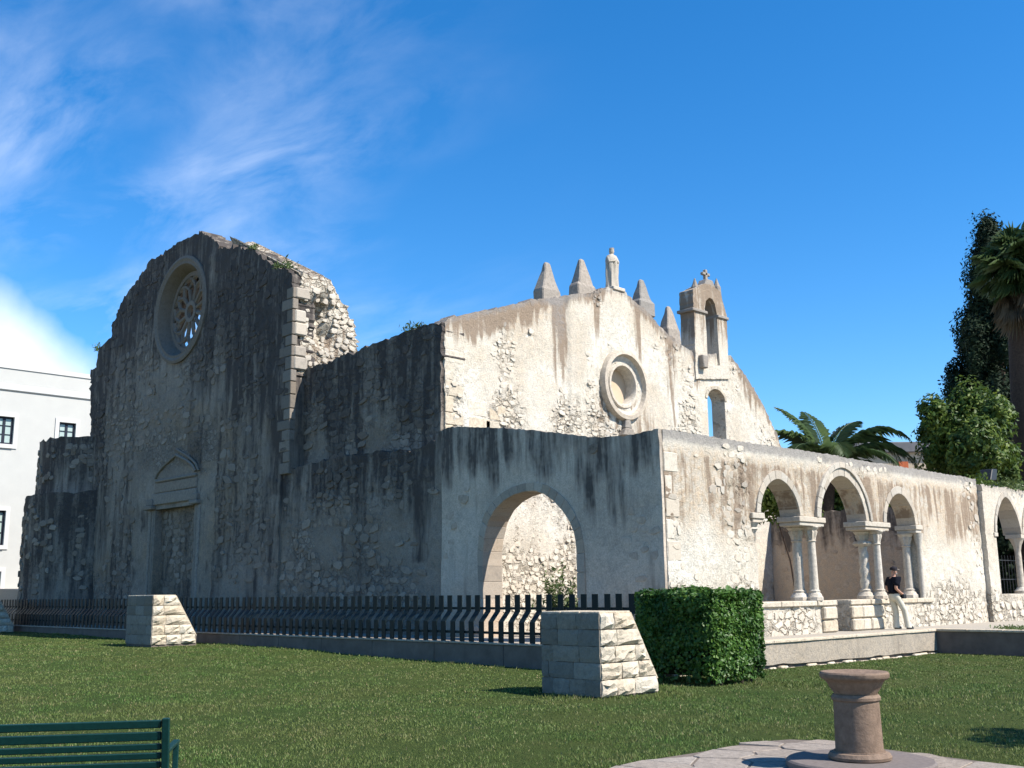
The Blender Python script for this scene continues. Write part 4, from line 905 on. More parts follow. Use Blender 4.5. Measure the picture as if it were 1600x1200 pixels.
def masonry_block(label, c, W_, L_, Lt, H, seed):
    random.seed(seed)
    t = thing('masonry_buttress', label, 'stone block', (c[0], c[1], c[2]), 0, 'masonry buttresses on the lawn in front of the fence')
    prof_ = [(0, -.25), (L_, -.25), (L_, H*.16), (Lt, H), (0, H)]
    MB().prism(prof_, lambda u, z: (-.02, u+.02, z-.01), lambda u, z: (-W_+.02, u+.02, z-.01)).build('core', M_mortar, t)
    rows = 5; hs = [H/rows]*rows
    def ymax(z): return L_ if z < H*.16 else L_+(Lt-L_)*(z-H*.16)/(H*.84)
    for r_ in range(rows):
        z0 = r_*H/rows; z1 = z0+H/rows; y = 0; n_ = 0
        cuts = [0]; lim = min(ymax(z0), ymax(z1))
        while cuts[-1] < lim-.5: cuts.append(cuts[-1]+random.uniform(.34, .55))
        cuts = [c_ for c_ in cuts if c_ < lim-.2]
        for i in range(len(cuts)):
            a = cuts[i]; last = i == len(cuts)-1
            b0 = ymax(z0) if last else cuts[i+1]; b1 = ymax(z1) if last else cuts[i+1]; g_ = .008
            o = rock_poly([(a+g_, z0+g_), (b0-g_, z0+g_), (b1-g_, z1-g_), (a+g_, z1-g_)], lambda u, v, d: (d, u, v), M_ashlar, t, 'rock_faced_stone', .075); o.color = (random.uniform(0, .2), 0, 0, 1)
        x = 0; cx_ = [0]
        while cx_[-1] < W_-.55: cx_.append(cx_[-1]+random.uniform(.34, .6))
        cx_.append(W_)
        for i in range(len(cx_)-1):
            a, b_ = -cx_[i+1], -cx_[i]
            o = rock_poly([(a+.004, z0+.004), (b_-.004, z0+.004), (b_-.004, z1-.004), (a+.004, z1-.004)], lambda u, v, d: (u, -d, v), M_ashlar_g, t, 'dressed_stone', .008); o.color = (random.uniform(0, .55), 0, 0, 1)  # block front uses the ashlar copy with shade in its colour
    k = 3
    for i in range(k):
        a, b_ = -W_+i*W_/k, -W_+(i+1)*W_/k
        MB().box((a+.005, 0, H-.02), (b_-.005, Lt, H+.025)).build('cap_stone', M_ashlar, t, bevel=.01).color = (.1, 0, 0, 1)
    # sloping back
    MB().prism([(L_, H*.16), (L_+.03, H*.16), (Lt+.03, H), (Lt, H)], lambda u, z: (-.01, u, z), lambda u, z: (-W_+.01, u, z)).build('sloping_slab', M_ashlar, t).color = (.2, 0, 0, 1)
    return t
zb1 = .02; c1 = hit(940, 1090, 2, zb1)
W1 = float(c1[0]-hit(848, 1084, 1, c1[1])[0]); L1 = float(hit(1028, 1075, 0, c1[0])[1]-c1[1]); H1 = float(hit(940, 958, 0, c1[0])[2]-zb1); Lt1 = float(hit(985, 957, 0, c1[0])[1]-c1[1])
masonry_block('battered masonry block with stained and shade-toned grey front next to the clipped hedge', c1, W1, L1, Lt1, H1, 3)
zb2 = .26; c2 = hit(236, 1008, 2, zb2)
H2 = float(hit(236, 931, 0, c2[0])[2]-zb2); L2 = float(hit(306, 1003, 0, c2[0])[1]-c2[1]); Lt2 = float(hit(275, 931, 0, c2[0])[1]-c2[1]); W2 = float(c2[0]-hit(196, 1007, 1, c2[1])[0])
masonry_block('battered masonry block on the lawn in front of the walled-up portal', c2, W2, L2, Lt2, H2, 5)
c3 = hit(17, 987, 2, .29); masonry_block('battered masonry block on the lawn in front of the round tower', (c3[0]+.3, c3[1]-L2, .28), W2, L2, Lt2, H2, 9)
random.seed(21)

# ------------------------------------------------------------------ leaves
def leaves(P, nrm, size, mat, name, parent, elong=1.7, seed=0, jit=.8, droop=0.0):
    r = np.random.default_rng(seed); n = len(P); nrm = nrm+r.normal(0, jit, (n, 3)); nrm /= np.linalg.norm(nrm, axis=1)[:, None]
    t = r.normal(0, 1, (n, 3)); t[:, 2] -= droop; t -= (t*nrm).sum(1)[:, None]*nrm; t /= np.linalg.norm(t, axis=1)[:, None]; b_ = np.cross(nrm, t)
    s = (size*r.uniform(.6, 1.25, n))[:, None]
    V = np.stack([P-t*s*elong*.5, P+b_*s*.5-nrm*s*.12, P+t*s*elong*.5, P-b_*s*.5-nrm*s*.12], 1).reshape(-1, 3)
    k = np.arange(n)[:, None]*4; Fq = np.concatenate([k+np.array([[0, 1, 2]]), k+np.array([[0, 2, 3]])]).reshape(-1, 3)
    return mesh_np(name, V, Fq, mat, parent)
def clumps(cen, rad, ncl, nleaf, seed, crad=(.35, .7), shell=.75):
    r = np.random.default_rng(seed); P = []; Nn = []
    d = r.normal(0, 1, (ncl, 3)); d /= np.linalg.norm(d, axis=1)[:, None]; rr = r.uniform(shell**2, 1, ncl)**.5
    cc = np.array(cen)+d*rr[:, None]*np.array(rad)
    for k in range(ncl):
        c_ = r.uniform(*crad); m = int(nleaf/ncl*r.uniform(.6, 1.4)); e = r.normal(0, 1, (m, 3)); e /= np.linalg.norm(e, axis=1)[:, None]
        q_ = cc[k]+e*(c_*r.uniform(.3, 1, m)**.5)[:, None]; P.append(q_); Nn.append(e*.6+d[k]*.6+np.array([0, 0, .35]))
    return np.concatenate(P), np.concatenate(Nn)

# clipped hedge
hc = hit(1118, 1073, 2, 0.0); hx1, hy0 = float(hc[0]), float(hc[1]); hx0 = xR+.06; hy1 = float(hit(1203, 1000, 0, hx1)[1]); hz1 = 1.72
hx0 = float(hit(985, 1000, 1, hy0)[0])
hed = thing('clipped_hedge', 'clipped square green hedge between masonry block and retaining wall', 'hedge', ((hx0+hx1)/2, (hy0+hy1)/2, 0))
hcx, hcy = (hx0+hx1)/2, (hy0+hy1)/2
ins = .14
core = MB().box((hx0+ins-hcx, hy0+ins-hcy, .16), (hx1-ins-hcx, hy1-ins-hcy, hz1-ins)).build('shade_core', M_core, hed)  # solid dark box filling the hedge, inner shade put into its colour
r = np.random.default_rng(5); n = 26000
ax = r.choice(5, n, p=[.30, .30, .2, .1, .1]); P = np.zeros((n, 3)); Nn = np.zeros((n, 3)); ux, uy, uz = r.random(n), r.random(n), r.random(n)
X = hx0+(hx1-hx0)*ux; Y = hy0+(hy1-hy0)*uy; Z = .06+(hz1-.06)*uz
dep = r.exponential(.06, n)
for k, (nn) in enumerate([(1, 0, 0), (0, -1, 0), (0, 0, 1), (-1, 0, 0), (0, 1, 0)]):
    m = ax == k; Nn[m] = nn
    if k == 0: X[m] = hx1-dep[m]
    if k == 1: Y[m] = hy0+dep[m]
    if k == 2: Z[m] = hz1-dep[m]
    if k == 3: X[m] = hx0+dep[m]
    if k == 4: Y[m] = hy1-dep[m]
bul = (fbm(X*1.6+Y*1.1, Z*1.8, 3, 3)-.5)*.34
P = np.stack([X, Y, Z], -1)+Nn*bul[:, None]
inx = np.clip((np.abs(P[:, 0]-hcx)-((hx1-hx0)/2-.34))/.34, 0, 2); iny = np.clip((np.abs(P[:, 1]-hcy)-((hy1-hy0)/2-.34))/.34, 0, 2); inz = np.clip((P[:, 2]-hz1+.22)/.22, 0, 2)
keep = (inx**2+iny**2 < 1.15) & (inx**2+inz**2 < 1.25) & (iny**2+inz**2 < 1.25)
lowf = (P[:, 2] < .3) & (r.random(n) < .55); keep &= ~lowf
P = P[keep]-np.array([hcx, hcy, 0]); leaves(P, Nn[keep]+np.array([0, 0, .3]), .058, M_hedge, 'foliage', hed, 1.5, 2, .75)
m = r.random(len(P)) < .02; sh_ = P[m]+np.array([0, 0, .06]); leaves(sh_, Nn[keep][m]+np.array([0, 0, 1.]), .07, M_hedge, 'young_shoots', hed, 2.2, 3, .5)['kind'] = 'stuff'
for k in range(9):
    x = random.uniform(hx1-.5, hx1-.12)-hcx; y = random.uniform(hy0+.1, hy1-.1)-hcy
    MB().tube([(x, y, -.1), (x+random.uniform(-.05, .05), y, .25), (x+random.uniform(-.1, .1), y+random.uniform(-.1, .1), .6)], [.03, .025, .018], 6).build('stem', M_bark, hed)

# ------------------------------------------------------------------ pedestal and paving
pz = 0.0; pc = hit(1344, 1186, 2, .10); pcx, pcy = float(pc[0]), float(pc[1])
PE = [tuple(float(v) for v in hit(x, y, 2, 0)[:2]) for x, y in ((930, 1210), (960, 1200), (1010, 1190), (1100, 1176), (1180, 1161), (1235, 1157), (1300, 1160), (1380, 1172), (1440, 1180), (1520, 1190), (1600, 1200), (1680, 1212))]
PE = PE+[(PE[-1][0]+.3, PE[-1][1]-1.6), (pcx+.9, pcy-1.9), (pcx-.6, pcy-2.0)]
pv = tag(MB().prism(PE, lambda u, v: (u, v, .012), lambda u, v: (u, v, -.3)).build('paving', M_mortar), kind='structure')
PC = np.array([pcx-.05, pcy-.2])
# path leading back towards the viewer
tag(MB().prism([(PC[0]-1.0, PC[1]-1.7), (PC[0]+1.5, PC[1]-1.35), (2.2, -6), (-1.2, -6)], lambda u, v: (u, v, .008), lambda u, v: (u, v, -.3)).build('path', M_mortar), kind='structure')
def vcell(c_, pts, R_):
    poly = [(c_[0]+R_*math.cos(a), c_[1]+R_*math.sin(a)) for a in np.linspace(0, 2*math.pi, 12, endpoint=False)]
    for q_ in pts:
        if q_ is c_: continue
        mx_, my_ = (c_[0]+q_[0])/2, (c_[1]+q_[1])/2; nx, ny = q_[0]-c_[0], q_[1]-c_[1]; L_ = math.hypot(nx, ny)
        if L_ > 2*R_: continue
        nx /= L_; ny /= L_; mx_ -= nx*.014; my_ -= ny*.014; out = []
        for i in range(len(poly)):
            a, b_ = poly[i], poly[(i+1) % len(poly)]; da = (a[0]-mx_)*nx+(a[1]-my_)*ny; db = (b_[0]-mx_)*nx+(b_[1]-my_)*ny
            if da <= 0: out.append(a)
            if da*db < 0: t = da/(da-db); out.append((a[0]+(b_[0]-a[0])*t, a[1]+(b_[1]-a[1])*t))
        poly = out
        if len(poly) < 3: return None
    return poly
seeds = []
for i in range(-5, 6):
    for j in range(-5, 6):
        p = (PC[0]+(i+random.uniform(-.36, .36))*.50, PC[1]+(j+random.uniform(-.36, .36))*.50)
        seeds.append(p)
for p in seeds:
    c_ = vcell(p, seeds, .55)
    if not c_: continue
    c2_ = [q_ for q_ in c_]
    if not inside(PE, np.array([p[0]]), np.array([p[1]]))[0]: continue
    for it in range(9):
        c2_ = [q_ if inside(PE, np.array([q_[0]]), np.array([q_[1]]))[0] else (q_[0]+(p[0]-q_[0])*.12, q_[1]+(p[1]-q_[1])*.12) for q_ in c2_]
    h = .024+random.uniform(-.005, .005)
    o = MB().prism(c2_, lambda u, v: (u, v, h), lambda u, v: (u, v, -.02)).build('flagstone', M_flag, pv, bevel=.006); o.color = (random.uniform(0, .12), 0, 0, 1)
ped = thing('stone_pedestal', 'brown stone pedestal with a flared bowl top on a round slab', 'pedestal', (pcx, pcy, 0))
MB().lathe([(.66, .022), (.69, .035), (.69, .085), (.67, .10)], 64).build('round_slab', M_disc, ped, smooth=30)
MB().lathe([(.27, .095), (.29, .11), (.295, .135), (.275, .165), (.24, .172), (.24, .18)], 48).build('base_ring', M_ped, ped, smooth=40)
MB().lathe([(.222, .172), (.217, .40), (.212, .63), (.212, .645)], 48).build('shaft', M_ped, ped, smooth=40)
MB().lathe([(.218, .640), (.228, .650), (.230, .675), (.218, .69), (.213, .70)], 48).build('neck_ring', M_ped, ped, smooth=40)
MB().lathe([(.20, .695), (.205, .715), (.235, .755), (.265, .81), (.285, .835), (.312, .845), (.325, .865), (.325, .895), (.312, .910), (.285, .912), (.20, .885), (.05, .875)], 48).build('bowl', M_ped, ped, smooth=40)

# ------------------------------------------------------------------ bench seen from behind
ba = hit(0, 1131, 2, .86); bb = hit(266, 1123, 2, .86); dv = bb-ba; dv /= np.linalg.norm(dv); L_ = 2.1
loc = bb-dv*L_/2; rz = math.atan2(dv[1], dv[0])
ben = thing('park_bench', 'dark green slatted park bench standing on the lawn', 'bench', (float(loc[0]), float(loc[1]), float(gz(loc[0], loc[1]))), rz)
# local x along bench, +y towards the church (front), back leans towards -y
def bk(z): return -.02-(z-.42)*.22
for k, (z0, z1) in enumerate(((.800, .855), (.715, .775), (.650, .694), (.588, .632), (.526, .570), (.464, .508))):
    MB().prism([(bk(z0)-.02, z0), (bk(z0)+.015, z0), (bk(z1)+.015, z1), (bk(z1)-.02, z1)], lambda y, z: (-L_/2+.055, y+.105, z), lambda y, z: (L_/2-.055, y+.105, z)).build('back_slat', M_bench, ben, bevel=.006)
for k in range(6): MB().box((-L_/2+.055, .13+k*.075, .405), (L_/2-.055, .18+k*.075, .435)).build('seat_slat', M_bench, ben, bevel=.006)
for sx in (-1, 1):
    x0, x1 = sorted((sx*(L_/2-.05), sx*L_/2))
    MB().prism([(bk(.40)+.07, .38), (bk(.40)+.12, .38), (bk(.87)+.12, .868), (bk(.87)+.07, .868)], lambda y, z: (x0, y, z), lambda y, z: (x1, y, z)).build('back_post', M_bench, ben, bevel=.006)
    MB().box((x0, .05, .36), (x1, .60, .40)).build('seat_rail', M_bench, ben, bevel=.006)
    MB().box((x0, .54, -.02), (x1, .59, .36)).build('leg', M_bench, ben, bevel=.006)
    MB().box((x0, .06, -.02), (x1, .11, .36)).build('leg', M_bench, ben, bevel=.006)
    MB().box((x0, .02, .62), (x1, .58, .65)).build('armrest', M_bench, ben, bevel=.006)
    MB().box((x0+.005, .54, .40), (x1-.005, .58, .62)).build('arm_support', M_bench, ben, bevel=.004)

# ------------------------------------------------------------------ person leaning on the arcade plinth
def skin(name, verts, edges, rad, mat, parent, sub=2, root=0):
    me = bpy.data.meshes.new(name); me.from_pydata(verts, edges, []); o = bpy.data.objects.new(name, me); COL.objects.link(o)
    md = o.modifiers.new('s', 'SKIN'); md.use_smooth_shade = True; sv = me.skin_vertices[0].data
    for i, r_ in enumerate(rad): sv[i].radius = r_ if hasattr(r_, '__len__') else (r_, r_); sv[i].use_root = (i == root)
    s_ = o.modifiers.new('u', 'SUBSURF'); s_.levels = sub; s_.render_levels = sub
    bpy.context.view_layer.update(); dg = bpy.context.evaluated_depsgraph_get(); m2 = bpy.data.meshes.new_from_object(o.evaluated_get(dg)); bpy.data.objects.remove(o)
    m2.name = name; m2.materials.clear(); m2.materials.append(mat)
    for p in m2.polygons: p.use_smooth = True
    n_ = bpy.data.objects.new(name, m2); lk(n_, parent); return n_
pf = hit(1404, 983, 2, TER); 
per = thing('person', 'person in dark t-shirt, cap and pale trousers leaning against the arcade', 'person', (float(pf[0])-.02, float(pf[1]), TER-.012), math.radians(62))
# local: +x = facing direction (towards image right), y = left of the person; height 1.74
bv = [(-.03, 0, .98), (-.04, 0, 1.15), (-.03, 0, 1.36), (-.015, 0, 1.46), (.0, 0, 1.53), (.02, 0, 1.60), (.025, 0, 1.67),
      (-.03, .185, 1.41), (-.10, .235, 1.14), (.10, .16, 1.02), (.17, .11, 1.01), (-.03, -.185, 1.41), (-.13, -.235, 1.14), (.08, -.19, 1.0), (.16, -.14, .985),
      (-.02, .095, .93), (.06, .11, .50), (.05, .12, .09), (.17, .13, .04), (-.02, -.095, .93), (.20, -.10, .53), (.27, -.10, .10), (.39, -.11, .045)]
be = [(0, 1), (1, 2), (2, 3), (3, 4), (4, 5), (5, 6), (2, 7), (7, 8), (8, 9), (9, 10), (2, 11), (11, 12), (12, 13), (13, 14), (0, 15), (15, 16), (16, 17), (17, 18), (0, 19), (19, 20), (20, 21), (21, 22)]
br = [(.14, .11), (.13, .10), (.15, .105), .06, .055, (.085, .075), (.075, .07), .062, .045, .034, .035, .062, .045, .034, .035, .09, .062, .042, .04, .09, .062, .042, .04]
body = skin('body', bv, be, br, M_skin, per)
sv_ = [(-.03, 0, .93), (-.035, 0, 1.05), (-.03, 0, 1.2), (-.03, 0, 1.37), (-.015, 0, 1.455), (-.03, .19, 1.405), (-.085, .235, 1.20), (-.03, -.19, 1.405), (-.105, -.235, 1.20)]
skin('t_shirt', sv_, [(0, 1), (1, 2), (2, 3), (3, 4), (3, 5), (5, 6), (3, 7), (7, 8)], [(.18, .15), (.175, .145), (.18, .145), (.19, .14), .105, .10, .082, .10, .082], M_black, per, root=2)
def ell(lev, n_=16):
    V = []; Fs = []
    for (x, y, z, rx, ry) in lev:
        for k in range(n_): a = 2*math.pi*k/n_; V.append((x+rx*math.cos(a), y+ry*math.sin(a), z))
    for i in range(len(lev)-1):
        for k in range(n_): k2 = (k+1) % n_; Fs.append((i*n_+k, i*n_+k2, (i+1)*n_+k2, (i+1)*n_+k))
    return V, Fs+[tuple(range(n_)), tuple((len(lev)-1)*n_+k for k in range(n_))]
tm = MB()
tm.add(*ell([(-.03, 0, 1.0, .135, .175), (-.03, 0, .94, .145, .185), (-.025, 0, .86, .14, .185), (-.02, 0, .80, .10, .15)]))
tm.add(*ell([(-.025, .09, .90, .12, .10), (.0, .10, .78, .112, .098), (.06, .11, .50, .088, .082), (.055, .12, .25, .085, .08), (.05, .12, .05, .10, .085)]))
tm.add(*ell([(-.02, -.09, .90, .12, .10), (.05, -.10, .78, .112, .098), (.20, -.10, .52, .09, .082), (.245, -.10, .25, .085, .08), (.28, -.10, .055, .10, .085)]))
tm.build('trousers', M_khaki, per, smooth=60)
for (x, y) in ((.10, .125), (.33, -.105)):
    s_ = MB().lathe([(.045, 0), (.05, .02), (.045, .06), (.03, .085)], 14).build('shoe', M_iron, per, smooth=True); s_.location = (x, y, .012); s_.scale = (2.5, 1, 1)
cap = MB().lathe([(.105, 1.665), (.104, 1.71), (.085, 1.745), (.04, 1.765), (.005, 1.77)], 20, (.015, 0, 0)).build('cap', M_cap, per, smooth=60)
MB().prism([(.09, -.07), (.17, -.055), (.195, 0), (.17, .055), (.09, .07)], lambda u, v: (u, v, 1.695-(u-.09)*.25), lambda u, v: (u, v, 1.68-(u-.09)*.25)).build('peak', M_peak, cap)
for sy in (-1, 1): MB().lathe([(.012, -.03), (.02, 0), (.012, .03)], 8, (.01, sy*.085, 1.60)).build('ear', M_skin, per, smooth=True)
MB().tube([(.09, 0, 1.625), (.115, 0, 1.59), (.095, 0, 1.585)], [.008, .017, .012], 6).build('nose', M_skin, per, smooth=True)
M_beard = plain('grey_beard', (.34, .31, .29), (.25, .22, .2), .9, .1, 40, .3)
MB().lathe([(.02, 1.525), (.06, 1.54), (.073, 1.57), (.05, 1.585)], 14, (.045, 0, 0)).build('beard', M_beard, per, smooth=True)
bag = MB().box((.10, -.23, .86), (.22, -.06, .99)).build('camera_pouch', M_iron, per, bevel=.02)
for s_ in (-1, 1):                                             # fingers curled on the pouch
    hx, hy, hz = (.165, -.14, .985) if s_ < 0 else (.175, .11, 1.01)
    for k in range(4): MB().tube([(hx, hy+(k-1.5)*.018, hz), (hx+.05, hy+(k-1.5)*.019, hz-.012), (hx+.062-.004*abs(k-1.5), hy+(k-1.5)*.019, hz-.05)], [.010, .009, .007], 6).build('finger', M_skin, per, smooth=True)
    MB().tube([(hx-.01, hy+s_*-.03, hz), (hx+.03, hy+s_*-.045, hz-.015), (hx+.05, hy+s_*-.035, hz-.03)], [.011, .010, .008], 6).build('thumb', M_skin, per, smooth=True)

# ------------------------------------------------------------------ statue
su, szb = uB(957, 451, xP-.25); szt = uB(956, 387, xP-.25)[1]; SH = szt-szb; sx_ = xP-.25
sta = thing('robed_statue', 'weathered stone statue of a robed figure on the church facade', 'statue', (sx_, su, szb-.02))
n = 40; lv = [(0, .215), (.05, .205), (.2, .20), (.4, .205), (.55, .20), (.66, .205), (.74, .20), (.80, .16), (.83, .085), (.85, .055), (.87, .075), (.91, .088), (.95, .078), (.965, .085), (.98, .06), (1.0, .02)]
V = []; Fs = []
for i, (t, r_) in enumerate(lv):
    for k in range(n):
        a = 2*math.pi*k/n; fold = 1+(.10*math.sin(7*a+3*t)+.06*math.sin(13*a-5*t))*(1 if t < .68 else max(0, (.8-t)/.12)*.6 if t < .8 else 0)
        wx = 1.0 if t > .83 else .85; wy = 1.0 if t > .83 else 1.12
        arm = .055*math.exp(-((t-.64)/.06)**2)*max(0, math.cos(a))
        V.append(((r_*fold*wx+arm)*math.cos(a)*SH/1.9*1.35, r_*fold*wy*math.sin(a)*SH/1.9*1.38+.03*(t-.5), t*SH))
for i in range(len(lv)-1):
    for k in range(n): k2 = (k+1) % n; Fs.append((i*n+k, i*n+k2, (i+1)*n+k2, (i+1)*n+k))
Fs.append(tuple(range(n))[::-1]); Fs.append(tuple((len(lv)-1)*n+k for k in range(n)))
MB().add(V, Fs).build('figure', M_col, sta, smooth=60).color = (.42, 0, 0, 1)
s_ = SH/1.9
for sg in (-1, 1): MB().tube([(.02, sg*.24*s_, .74*SH), (.10*s_, sg*.27*s_, .62*SH), (.24*s_, sg*.10*s_, .64*SH), (.26*s_, sg*.03*s_, .69*SH)], [.085*s_, .08*s_, .06*s_, .035*s_], 8).build('arm', M_col, sta, smooth=True).color = (.15, 0, 0, 1)
MB().lathe([(.10*s_, .945*SH), (.115*s_, .99*SH), (.09*s_, 1.0*SH)], 12, (0, .03*s_, 0)).build('crown', M_grey, sta, smooth=40).color = (.2, 0, 0, 1)
MB().box((-.34, -.30, -.12), (.32, .34, .015)).build('base_slab', M_col, sta, bevel=.02).color = (.3, 0, 0, 1)

# ------------------------------------------------------------------ floodlight at the wall's end
fu, fz = uB(1545, 760, xG-.3)
fl = thing('floodlight', 'black box floodlight mounted on top of the garden wall', 'floodlight', (xG-.3, fu, fz))
MB().box((-.03, -.03, -.08), (.03, .03, .25)).build('bracket', M_iron, fl)
MB().prism([(-.34, .16), (.20, .22), (.34, .62), (-.08, .60)], lambda u, z: (.22, u, z), lambda u, z: (-.22, u, z)).build('housing', M_iron, fl, bevel=.02)
MB().box((.18, -.62, -.02), (.21, .30, .03)).build('mounting_bar', M_iron, fl)

# ------------------------------------------------------------------ trees
def cypress(label, x, D, ztop_px, wpx, seed, n=16000, grp=None, by=920):
    p = at(x, by, D); base = (float(p[0]), float(p[1]), TER-.1); zt = float(at(x, ztop_px, D)[2]); H = zt-base[2]; R_ = wpx*D/F/2
    t = thing('cypress_tree', label, 'tree', base, 0, grp); r = np.random.default_rng(seed)
    MB().tube([(0, 0, 0), (.05, 0, H*.4), (0, 0, H*.96)], [.28, .2, .03], 8).build('trunk', M_bark, t)
    ncl = 240; P = []; Nn = []
    for k in range(ncl):
        h = r.random()**.8; prof = (.55+.45*math.sin(min(1, h*1.25)*math.pi*.9+.25))*(1-h**3.5)+.08; a = r.uniform(0, 2*math.pi); q_ = r.uniform(.1, 1.0)**.6*R_*prof
        c_ = np.array([q_*math.cos(a), q_*math.sin(a), .6+h*(H-1.0)]); m = n//ncl; e = r.normal(0, 1, (m, 3)); e /= np.linalg.norm(e, axis=1)[:, None]
        sz = r.uniform(.3, .8)*R_*.34; P.append(c_+e*np.array([1, 1, 1.9])*(sz*r.uniform(.2, 1, m)**.5)[:, None]); Nn.append(e+np.array([math.cos(a), math.sin(a), .3])*.4)
    leaves(np.concatenate(P), np.concatenate(Nn), .105, M_cyp, 'crown', t, 2.2, seed, .6); return t
cypress('tall dark cypress tree behind the fan palm', 1600, 52, 316, 205, 1, 80000)
cypress('dark cypress tree with ragged lower branches leaning left of the fan palm', 1566, 54, 455, 150, 2, 50000)
def broadleaf(name, label, x, D, lobes, n, seed, mat, size, trunk=.16, grp=None):
    p = at(x, 925, D); base = np.array([float(p[0]), float(p[1]), TER-.1]); t = thing(name, label, 'tree', tuple(base), 0, grp)
    P = []; Nn = []; tr = MB(); tot = sum(l[2]*l[3] for l in lobes)
    for i, (lx, ly, rx, ry) in enumerate(lobes):
        c_ = at(lx, ly, D+random.uniform(-.8, .8))-base; a_, b_ = rx*D/F, ry*D/F
        q_, m_ = clumps(c_, (a_, a_, b_), max(8, int(26*rx*ry/tot*len(lobes))), int(n*rx*ry/tot), seed+i, (.32, .8), .5); P.append(q_); Nn.append(m_)
        tr.tube([(0, 0, 0), (c_[0]*.3, c_[1]*.3, c_[2]*.5), tuple(c_)], [trunk, trunk*.6, .03], 6)
    tr.build('trunk', M_bark, t); leaves(np.concatenate(P), np.concatenate(Nn), size, mat, 'crown', t, 1.9, seed, .6, .4); return t
broadleaf('broadleaf_tree', 'bright green leafy tree rising behind the arcade wall', 1510, 44, [(1498, 655, 42, 38), (1478, 690, 40, 50), (1525, 700, 48, 50), (1548, 660, 36, 38), (1470, 650, 25, 25), (1560, 720, 35, 30), (1515, 625, 26, 20)], 26000, 31, M_tree, .115)
broadleaf('shrub_tree', 'dark leafy small tree behind the cross wall seen through the tall middle arch', 1300, 47, [(1260, 800, 36, 50), (1310, 785, 35, 48), (1390, 815, 40, 40), (1345, 790, 35, 44)], 11000, 41, M_tree, .13)
broadleaf('portico_tree', 'small leafy tree inside the portico seen through the leftmost arcade arch', 1249, 37.5, [(1203, 776, 22, 24), (1228, 770, 18, 20), (1250, 790, 14, 16)], 4600, 91, M_tree, .11, trunk=.05)
broadleaf('shrub_tree', 'dark shrub added to fill the garden wall arches with shade', 1600, 48, [(1570, 850, 30, 70), (1610, 850, 40, 80), (1650, 830, 40, 80)], 7000, 47, M_cyp, .16)  # dark mass added so the arches look shaded inside
# fan palm
def fan_palm(label, x, D, zc_px, seed):
    p = at(x+28, 925, D); base = np.array([float(p[0]), float(p[1]), TER-.1]); t = thing('fan_palm', label, 'palm tree', tuple(base)); c_ = at(x, zc_px, D)-base; r = np.random.default_rng(seed)
    MB().tube([(0, 0, 0), (c_[0]*.3, c_[1]*.3, c_[2]*.4), (c_[0], c_[1], c_[2]-.2)], [.62, .52, .46], 14).build('trunk', M_bark, t, smooth=60)
    for mat, nm, n_, elr, L_ in ((M_palm, 'fronds', 120, (-.8, 1.45), (.85, 1.4)), (M_dead, 'dead_fronds', 60, (-1.5, -.7), (.7, 1.5))):
        V = []; Fs = []
        for k in range(n_):
            a = r.uniform(0, 2*math.pi); e = r.uniform(*elr); d = np.array([math.cos(a)*math.cos(e), math.sin(a)*math.cos(e), math.sin(e)]); L2_ = r.uniform(*L_)
            sd_ = np.cross(d, (0, 0, 1)); sd_ /= np.linalg.norm(sd_)+1e-9; up = np.cross(sd_, d); o0 = c_+d*.15+np.array([0, 0, (-r.random()*1.2 if nm == 'dead_fronds' else r.uniform(-.3, .3))]); d = d+r.normal(0, .12, 3); o1 = o0+d*L2_*.6+np.array([0, 0, -.10])
            kk = len(V); V += [o0-sd_*.02, o0+sd_*.02, o1]; Fs.append((kk, kk+1, kk+2))
            for j in range(18):
                f_ = (j/17-.5)*2*1.45; dd = d*math.cos(f_)+sd_*math.sin(f_); tip = o1+dd*L2_*.72*r.uniform(.85, 1.1)+np.array([0, 0, -.22*abs(f_)-.12-.2*r.random()]); mid = o1+dd*L2_*.4+up*.05
                wv = np.cross(dd, up)*.045; kk = len(V); V += [o1, mid-wv, tip, mid+wv]; Fs += [(kk, kk+1, kk+2), (kk, kk+2, kk+3)]
        mesh_np(nm, V, Fs, mat, t)
    return t
fan_palm('tall fan palm with a skirt of dead fronds in front of the cypress', 1588, 46, 415, 3)
